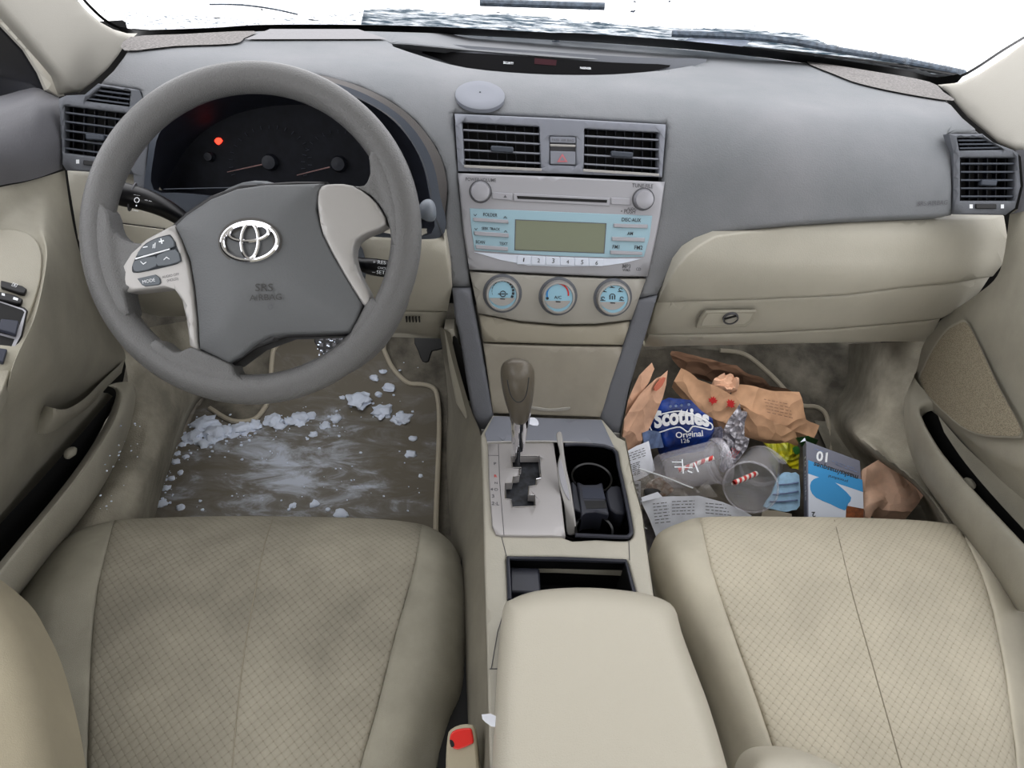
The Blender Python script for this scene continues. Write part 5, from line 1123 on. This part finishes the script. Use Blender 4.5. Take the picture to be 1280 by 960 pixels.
o, pl = paper('paper_bag', 'tightly twisted knot of brown paper bag on top of the litter', 'paper bag', [(892, 475), (897, 470), (905, 467), (913, 466), (921, 468), (925, 474), (925, 482), (917, 484), (912, 491), (906, 490), (900, 482)], ((892, 474, .30), (925, 470, .31), (907, 489, .28)), M['kraft2'], .016, 45, .015, KB, seed=11, step=3.5, sm=2)
o, pl = paper('paper_bag', 'wide brown paper bag with faded red print, right of the twisted knot', 'paper bag', [(920, 481), (945, 484), (970, 488), (998, 491), (1001, 500), (1004, 514), (1008, 524), (1025, 531), (1022, 540), (1018, 547), (1006, 543), (995, 539), (975, 532), (957, 524), (940, 514), (912, 497)], ((923, 481, .28), (1000, 491, .27), (995, 539, .20)), M['kraft'], .008, 15, .015, KB, seed=13, step=5)
lines(o, pl, [(955+i, 499+i*4, 985+i*2, 505+i*4.5) for i in range(5)], M['kraftdark'], .010)
o, pl = paper('paper_bag', 'narrow brown paper bag edge above the yellow wrapper', 'paper bag', [(929, 510), (945, 517), (970, 528), (995, 539), (998, 556), (980, 553), (964, 550), (945, 544), (927, 538)], ((931, 511, .24), (995, 539, .22), (929, 538, .19)), M['kraft'], .004, 18, .015, KB, seed=17, step=5)
o, pl = paper('paper_bag', 'pinkish brown crumpled paper bag right of the mask box', 'paper bag', [(1110, 565), (1122, 567), (1139, 573), (1150, 588), (1163, 609), (1152, 626), (1139, 640), (1126, 641), (1112, 637), (1098, 634), (1090, 640), (1086, 650), (1078, 648), (1078, 610), (1079, 586), (1090, 579), (1100, 573)], ((1110, 565, .27), (1162, 609, .23), (1080, 646, .18)), M['kraft3'], .016, 13, .03, KB, seed=21, step=5, ang=22)
t_, _ = paper('tissue', 'small white tissue scrap tucked behind the crumpled bag near the door', 'tissue', [(1136, 581), (1143, 579), (1152, 590), (1159, 603), (1153, 606), (1143, 600), (1137, 591)], ((1140, 580, .26), (1159, 604, .22), (1137, 592, .235)), M['paper'], .003, 40, .004, seed=2, step=4)
# tissue pack
tp, pl = paper('tissue_pack', 'dark blue tissue pack with white lettering against the console', 'tissue pack', [(836, 497), (850, 498), (864, 500), (878, 514), (890, 524), (893, 538), (886, 547), (862, 551), (832, 559), (826, 541), (818, 535), (813, 528), (818, 512), (826, 502)], ((840, 497, .26), (889, 524, .24), (832, 558, .17)), M['tissueblue'], .004, 14, .04, seed=4, step=5, ang=60)
def arch(c): return lambda x, y, L: (x*L, y+L*c*(1-(2*x-1)**2))
H_ = .010
P_ = [pl.hit(x, y, H_) for x, y in smo([(817, 541), (812, 532), (816, 522), (830, 517), (850, 514), (868, 519), (882, 526), (890, 531), (889, 537), (878, 535), (866, 533), (860, 540), (850, 534), (838, 536), (826, 540)], 3)]
v, f = tube_data(P_, .0016, 6, closed=True); mk('badge_outline', v, f, M['white'], tp)
text('pack_lettering', 'Scotties', (818, 535), (887, 533), pl, M['white'], tp, h=H_+.001, bold=.045, hs=1.35, warp=arch(.07))
text('pack_lettering', 'Original', (845, 547.5), (879, 545), pl, M['white'], tp, h=H_, bold=.02)
text('pack_lettering', '126', (852, 554), (862, 553), pl, M['white'], tp, h=H_)
for x in (838, 845, 852, 861): slab('badge_dot', circ((x, 508-(x-838)*.1), 1.8, n=8), pl, M['tissuelight'], tp, H_, .001)
o, pl = paper('plastic_wrapper', 'pale blue wrapper corner left of the tissue pack', 'wrapper', [(803, 541), (812, 537), (826, 541), (830, 559), (818, 561), (806, 560)], ((803, 541, .22), (826, 540, .21), (815, 560, .18)), M['tissuelight'], .004, 40, .004, seed=6, step=4)
o, pl = paper('plastic_wrapper', 'grey wrapper corner between tissue pack and crumpled foil', 'wrapper', [(888, 536), (906, 531), (908, 548), (900, 556), (886, 548)], ((888, 536, .205), (906, 531, .21), (895, 556, .17)), mat('grey_wrapper', (70, 70, 86), .5, mott=.6, ms=150, c2=(150, 150, 170)), .004, 40, .004, seed=6, step=4)
# receipts
o, pl = paper('receipt', 'white printed receipt standing beside the console under the brown bag', 'receipt', [(780, 566), (796, 557), (811, 551), (815, 570), (819, 588), (806, 596), (792, 602), (782, 604)], ((784, 561, .22), (811, 552, .22), (800, 598, .17)), M['paper'], .002, 25, 0, seed=8)
lines(o, pl, [(784, 568+i*3, 806+i*.6, 560+i*3) for i in range(4)]+[(785, 582+i*2.4, 800, 577+i*2.4) for i in range(7)], M['inkg'], .004)
o, pl = paper('receipt', 'small white label with dark marks low beside the console', 'receipt', [(788, 601), (801, 601), (801, 631), (793, 634), (788, 615)], ((788, 601, .19), (801, 601, .19), (798, 633, .14)), M['paper'], .001, 25, 0, seed=8)
for y in (605, 611, 617, 623): slab('print_mark', [(793, y), (798, y), (798, y+3), (793, y+3)], pl, M['ink'], o, .003, .0005)
o, pl = paper('receipt', 'long white printed receipt curling over the passenger seat front edge', 'receipt', [(801, 625), (816, 622), (840, 620), (873, 620), (904, 627), (925, 636), (940, 644), (930, 660), (860, 670), (822, 676), (812, 650), (806, 637)], ((801, 625, .19), (904, 627, .19), (820, 670, .14)), M['paper'], .003, 18, 0, seed=9)
lines(o, pl, [(816+i*.5, 630+i*4, 835+i*.5, 628+i*4) for i in range(7)]+[(840, 627+i*4, 868, 626+i*4) for i in range(5)]+[(882, 629+i*4, 905+i*3, 631+i*4.4) for i in range(4)], M['inkg'], .004)
o, pl = paper('receipt', 'small torn white receipt corner between clear film and long receipt', 'receipt', [(801, 622), (812, 618), (822, 615), (829, 622), (816, 624), (803, 627)], ((801, 622, .2), (822, 615, .2), (829, 622, .192)), M['paper'], .001, 25, 0, seed=8)
o, pl = paper('leaflet', 'dark grey leaflet under the long receipt next to the console', 'leaflet', [(797, 634), (806, 637), (812, 650), (820, 672), (826, 690), (800, 700), (800, 660)], ((797, 634, .16), (806, 637, .16), (805, 680, .12)), mat('leaflet_grey', (112, 108, 112), .7, mott=.4, ms=60), .002, 25, 0, seed=8)
slab('white_line', [(799, 656), (809, 660), (809, 661.5), (799, 658)], pl, M['white'], o, .003, .001)
# clear film with a stain
o, pl = paper('plastic_film', 'crumpled clear plastic film bag with a brown stained napkin inside, below the left cup', 'plastic film', [(786, 600), (797, 584), (830, 594), (860, 606), (873, 610), (884, 600), (892, 611), (899, 620), (880, 622), (850, 621), (820, 616), (805, 624), (790, 618)], ((797, 584, .23), (884, 602, .22), (805, 624, .18)), M['film'], .012, 35, 0, seed=12, step=4, ang=15)
tube('film_edge', [pl.hit(x, y, .006) for x, y in smo([(799, 586), (830, 596), (855, 606), (866, 610)], 3, False)], .0015, M['white'], o, 6)
o, pl = paper('napkin', 'brown stained crumpled napkin in the clear film', 'napkin', smo([(812, 602), (824, 598), (836, 604), (842, 612), (834, 620), (820, 618), (808, 612)], 2), ((812, 602, .195), (842, 612, .19), (820, 618, .175)), M['stain'], .008, 50, .004, seed=14, step=4)
o, pl = paper('napkin', 'black and white torn scrap under the clear film', 'napkin', smo([(806, 612), (816, 610), (826, 614), (820, 620), (808, 622)], 2), ((806, 612, .20), (826, 614, .2), (808, 622, .19)), M['black'], .003, 50, .004, seed=14, step=4)
# foil
o, pl = paper('foil_wrapper', 'crumpled silvery grey wrapper with faint red print between the two cups', 'wrapper', [(926, 503), (930, 515), (932, 535), (934, 560), (927, 570), (918, 580), (906, 588), (902, 580), (903, 560), (906, 535), (913, 521), (920, 512)], ((926, 503, .29), (934, 560, .24), (903, 585, .20)), M['foil'], .014, 38, .01, seed=15, step=4, ang=12)
lines(o, pl, [(908+i*3, 570+i, 916+i*3, 560+i) for i in range(4)], M['red_smear'], .014)
# cups
def cupbody(label, cb, rb, ct, rt_, m, extra=None):
    ax = (ct-cb); L_ = ax.length; ax.normalize(); t = thing('plastic_cup', label, 'cup', V(((cb+ct)/2).to_tuple())-V((0, 0, rt_)))
    prof = [(.0005, .004), (rb*.8, .002), (rb*.92, 0), (rb, .004), (rb+(rt_-rb)*.3, L_*.3), (rb+(rt_-rb)*.62, L_*.62), (rb+(rt_-rb)*.66, L_*.64), (rt_*.97, L_*.97)]
    v, f = lathe_data(cb, ax, prof, 40); mk('cup_wall', v, f, m, t, ang=60)
    v, f = tube_data([cb+ax*L_+((ax.orthogonal().normalized()*math.cos(a)+ax.cross(ax.orthogonal().normalized())*math.sin(a))*rt_) for a in [2*math.pi*i/40 for i in range(40)]], .0022, 8, closed=True); mk('cup_rim', v, f, M['clearmilky'], t)
    return t, ax
def straw(par_label, a, b_, r=.0045):
    ax = (b_-a); L_ = ax.length; ax.normalize(); N_ = 60; S = 16; u = ax.orthogonal().normalized(); w = ax.cross(u); vs = []; fs = []; mi = []
    for i in range(N_+1):
        for j in range(S): th = 2*math.pi*j/S; vs.append(a+ax*(L_*i/N_)+(u*math.cos(th)+w*math.sin(th))*r)
    for i in range(N_):
        for j in range(S): fs.append((i*S+j, i*S+(j+1) % S, (i+1)*S+(j+1) % S, (i+1)*S+j)); mi.append(int(((i/N_*L_/.016)+j/S) % 1 > .5))
    o = mk('drinking_straw', vs, fs, [M['strawred'], M['strawwhite']], None, fi=mi); tag(o, par_label, 'straw'); return o
cA, axA = cupbody('clear plastic cup with white lettering lying on its side next to the tissue pack', at(824, 591, 'z', .20), .035, at(897, 577, 'z', .212), .044, M['clearmilky'])
v, f = lathe_data(at(900, 576, 'z', .215)-axA*.012, axA, [(.044, 0), (.0465, .004), (.047, .012), (.0455, .018), (.041, .020), (.0405, .012)], 40); mk('cup_lid', v, f, M['clearmilky'], cA)
straw('red and white striped straw inside the cup lying on its side', at(848, 588, 'z', .22), at(892, 572, 'z', .245))
pcA = Plane(at(855, 585, 'z', .262), (.0, -.3, .9))
for q in ([(840, 577), (852, 577), (852, 578), (840, 578)], [(843, 583), (852, 583), (852, 584.3), (843, 584.3)], [(855, 583.5), (866, 584), (866, 585.3), (855, 584.7)], [(867, 578), (869, 578), (874, 590), (872, 590)], [(860, 588), (866, 590), (865, 591.5), (859, 589)], [(852, 574), (853.5, 574), (855, 592), (853.5, 592)]): slab('cup_lettering', q, pcA, M['white'], cA, 0, .0004)
b_ = at(953, 577, 'z', .165); t_ = at(938, 609, 'z', .235)
cB, axB = cupbody('empty clear plastic cup with its open mouth facing up, near the seat front', b_, .036, t_, .0485, M['clear'])
v, f = lathe_data(b_+axB*.02, axB, [(.0395, 0), (.0405, .006), (.0425, .012), (.042, .02)], 40); mk('cup_ridge', v, f, M['clearmilky'], cB)
straw('red and white striped straw poking out of the open cup', at(917, 604, 'z', .24), at(945, 592, 'z', .225), .005)
# wrapper, mask
o, pl = paper('candy_wrapper', 'shiny yellow wrapper with green spots left of the mask box', 'wrapper', [(955, 553), (975, 554), (998, 556), (1000, 570), (997, 588), (989, 586), (980, 578), (970, 568)], ((955, 553, .20), (998, 556, .20), (995, 587, .16)), M['yellow'], .006, 40, .004, seed=18, step=4, ang=20)
slab('green_spot', smo([(991, 560), (998, 558), (1000, 566), (994, 568)], 2), pl, M['green'], o, .009, .001)
slab('clear_corner', smo([(962, 562), (972, 566), (984, 578), (978, 580), (968, 572)], 2), pl, M['clearmilky'], o, .009, .001)
paper('candy_wrapper', 'dark green wrapper corner behind the mask box', 'wrapper', [(996, 547), (1010, 545), (1023, 550), (1020, 556), (1004, 558)], ((996, 547, .23), (1023, 550, .22), (1004, 558, .20)), M['green'], .004, 40, .004, seed=19, step=4)
o, pl = paper('face_mask', 'pale blue pleated face mask between the open cup and the mask box', 'face mask', [(975, 595), (982, 590), (990, 591), (999, 594), (1000, 632), (990, 638), (980, 640), (968, 637), (955, 633), (965, 618), (970, 604)], ((980, 590, .18), (999, 594, .18), (968, 638, .13)), M['maskblue'], .002, 20, .004, seed=20, step=5, sm=2)
for a, c in (((972, 606), (998, 603)), ((966, 618), (998, 614)), ((962, 627), (997, 625))): tube('pleat', [pl.hit(*a, .003), pl.hit((a[0]+c[0])/2, (a[1]+c[1])/2+1, .0035), pl.hit(*c, .003)], .0018, M['tissuelight'], o, 6)
paper('paper_scrap', 'cream paper scrap peeking above the seat edge below the open cup', 'paper', [(953, 637), (970, 638), (990, 642), (990, 655), (950, 655)], ((953, 637, .14), (990, 642, .14), (970, 655, .12)), M['piping'], .002, 30, 0, seed=22)
# mask box
PBX = plane3(at(1007.5, 551, 'z', .25), at(1075, 576, 'z', .25), at(1009, 646, 'z', .16))
bx = thing('mask_box', 'grey, white and blue carton of ten face masks standing upside down', 'carton', PBX.hit(1042, 640, -.02)-V((0, 0, .05)))
fq = [(1007.5, 551), (1075, 576), (1080, 650), (1080.6, 660), (1009.6, 660), (1009, 646)]
fr_ = [PBX.hit(*p) for p in fq]; bk_ = -PBX.n*.05
v, f = prism_data(fr_[::-1], bk_); mk('carton', v, f, M['boxgrey'], bx, smooth=False, bev=.0008)
def bxs(q, m, h=.0006): return slab('printed_panel', q, PBX, M[m], bx, h, .0004)
bxs([(1010.3, 575), (1078, 600), (1078.8, 615), (1010.3, 592)], 'boxblue', .0008); bxs([(1010.3, 592), (1078.8, 615), (1080.6, 669), (1010.8, 669)], 'boxwhite')
bxs(smo([(1014, 602), (1022, 597), (1034, 597), (1050, 608), (1064, 622), (1060, 630), (1056, 638), (1038, 630), (1020, 622), (1013, 612)], 2), 'boxblue', .001)
bxs([(1058, 632), (1079.5, 636), (1080.3, 669), (1056, 669)], 'rust', .001)
text('box_lettering', '10', (1035, 566), (1021, 564), PBX, M['white'], bx, h=.001, bold=.03, hs=1.1)
text('box_lettering', 'masks/masques', (1073, 594.5), (1018, 577.5), PBX, M['ink'], bx, h=.0012, bold=.02, hs=1.1)
text('box_lettering', 'procedural', (1060, 600.5), (1036, 593.5), PBX, M['ink'], bx, h=.0012); text('box_lettering', '2', (1019, 640), (1014.5, 640), PBX, M['ink'], bx, h=.0012, bold=.02)
lines(bx, PBX, [(1040, 576, 1070, 586), (1044, 580, 1074, 591), (1018, 561, 1034, 566)], M['tissuelight'], .001)
sn = (fr_[5]-fr_[0]).cross(bk_).normalized(); sn = sn if sn.dot(CAM-fr_[0]) > 0 else -sn
up_ = (fr_[0]-fr_[5]).normalized(); mid = fr_[0].lerp(fr_[5], .25)+bk_*.62+sn*.0006; v, f = text_data('10 masks', fr_[0].lerp(fr_[5], .2)+bk_*.38+sn*.0008, fr_[0].lerp(fr_[5], .78)+bk_*.38+sn*.0008, sn, 1.0, .02); mk('box_lettering', v, f, M['white'], bx, smooth=False)
slab('torn_flap', [(1000, 553), (1006, 547), (1009, 556), (1007, 551)], PBX, M['boxwhite'], bx, .003, .001)
# scraps near console
ws = slab('paper_scrap', smo([(660, 523), (668, 522), (673, 527), (672, 532), (661, 530)], 2), Plane(PCN.hit(666, 528, .004), (0, -.3, 1)), M['paper'], None, .002, .001); tag(ws, 'tiny white paper scrap on the grey ledge behind the gear knob', 'paper')
PSC = Plane(at(612, 900, 'z', .43), (-.3, -.3, .8)); ws = slab('paper_scrap', [(602, 893), (613, 892), (622, 896), (622, 909), (614, 908), (607, 903), (603, 899)], PSC, M['paper'], None, .001, .001); tag(ws, 'white paper corner sticking out from under the armrest lid', 'paper')
# ================================================================ snow
big = [(450, 496, 15), (477, 512, 12), (502, 521, 10), (487, 482, 8), (468, 471, 6), (473, 492, 5), (516, 547, 5), (514, 566, 7), (526, 594, 3), (203, 628, 6.5), (226, 633, 5), (228, 555, 4.5), (342, 523, 10), (350, 531, 8), (375, 521, 11), (389, 518, 7), (361, 525, 7), (301, 533, 13), (318, 530, 9), (285, 538, 10), (269, 540, 13), (257, 527, 13), (262, 530, 10), (243, 544, 11), (255, 552, 8), (393, 629, 5.5), (366, 631, 4.5), (426, 640, 8), (428, 496, 3.5), (479, 463, 4.5), (410, 636, 3), (220, 576, 5), (215, 597, 4.5), (208, 609, 5), (222, 566, 4), (232, 570, 4), (226, 590, 4), (420, 522, 7), (406, 531, 6), (392, 542, 5)]
for i, (x, y, r) in enumerate(big):
    S0 = FLS(.008)(x, y+r*.3); rr = r/850*(S0-CAM).dot(FW)
    v, f = blob(S0+V((0, 0, rr*.06)), rr, i+2, (1.05, 1.05, .5), 3 if r > 8 else 2, .42, 1.9)
    o = mk('snow_chunk', v, f, M['snow'], base=S0, ang=60)
    if r >= 14: lab = 'largest snow chunk, right of the wheel rim on the driver mat' if x > 400 else 'large snow chunk at the upper left corner of the driver mat snow'
    else: lab = None
    where = ('in the cluster at the right of the driver mat' if x > 400 and y < 535 else 'lying alone by the right piping of the driver mat' if x > 505 else 'just in front of the driver seat cushion' if y > 620 and x > 300 else 'along the left edge of the driver mat' if x < 240 else 'in the middle band across the driver mat' if x > 330 else 'in the heap at the left of the driver mat')
    size = 'medium' if r >= 8 else 'small'
    tag(o, lab or f'{size} white snow chunk {where}', 'snow', 'snow chunks on the driver mat: '+size+' '+where)
random.seed(11); b = MB()
def crumb(x, y, s):
    S0 = FLS(.009)(x, y); b.add(*blob(S0, s, random.randint(0, 99), (1, 1, .5), 1, .3))
for i in range(260):
    t = random.random(); 
    k = random.random()
    if k < .35: x = 236-42*t+random.gauss(0, 9); y = 520+118*t
    elif k < .75: x = random.uniform(238, 440); y = 545-(x-238)*.1+random.gauss(0, 12)
    elif k < .85: x = random.gauss(480, 22); y = random.gauss(495, 22)
    else: x = random.uniform(215, 530); y = random.uniform(560, 645)
    if y < 508 and x < 430 or x > 540 or x < 192: continue
    crumb(x, y, random.choice((.0012, .0018, .0025, .0038)))
o = b.build('snow_crumbs', M['snow'], base=V((-.4, .1, .11))); tag(o, 'loose snow crumbs scattered over the driver floor mat', 'snow', kind='stuff')
b = MB()
for i in range(26):
    u = random.random(); P_ = at(165+random.gauss(0, 10)-40*u, 530+110*u, 'x', -.64)+V((.005, 0, .002)); b.add(*blob(P_, random.choice((.0008, .0012, .0018)), i, (1, 1, .6), 1, .3))
o = b.build('snow_crumbs', M['snow'], base=V((-.64, 0, .15))); tag(o, 'snow specks along the driver door sill', 'snow', kind='stuff')
# ================================================================ light
w = bpy.data.worlds.new('sky'); bpy.context.scene.world = w; w.use_nodes = True
bg = w.node_tree.nodes['Background']; bg.inputs['Color'].default_value = (1, 1.0, 1.02, 1); bg.inputs['Strength'].default_value = 2.4
bpy.context.scene.view_settings.gamma = .88
bpy.context.scene.view_settings.exposure = .08

for nm, x, y, z, sx, sy, e in (('footwell_fill', .42, .02, .43, .45, .2, .7), ('footwell_fill', -.40, .05, .43, .4, .2, .75)):  # invented fill lights, added under the dash to brighten the dark footwells
    ld = bpy.data.lights.new(nm, 'AREA'); ld.shape = 'RECTANGLE'; ld.size = sx; ld.size_y = sy; ld.energy = e; lo = bpy.data.objects.new(nm, ld); COL.objects.link(lo); lo.location = (x, y, z)
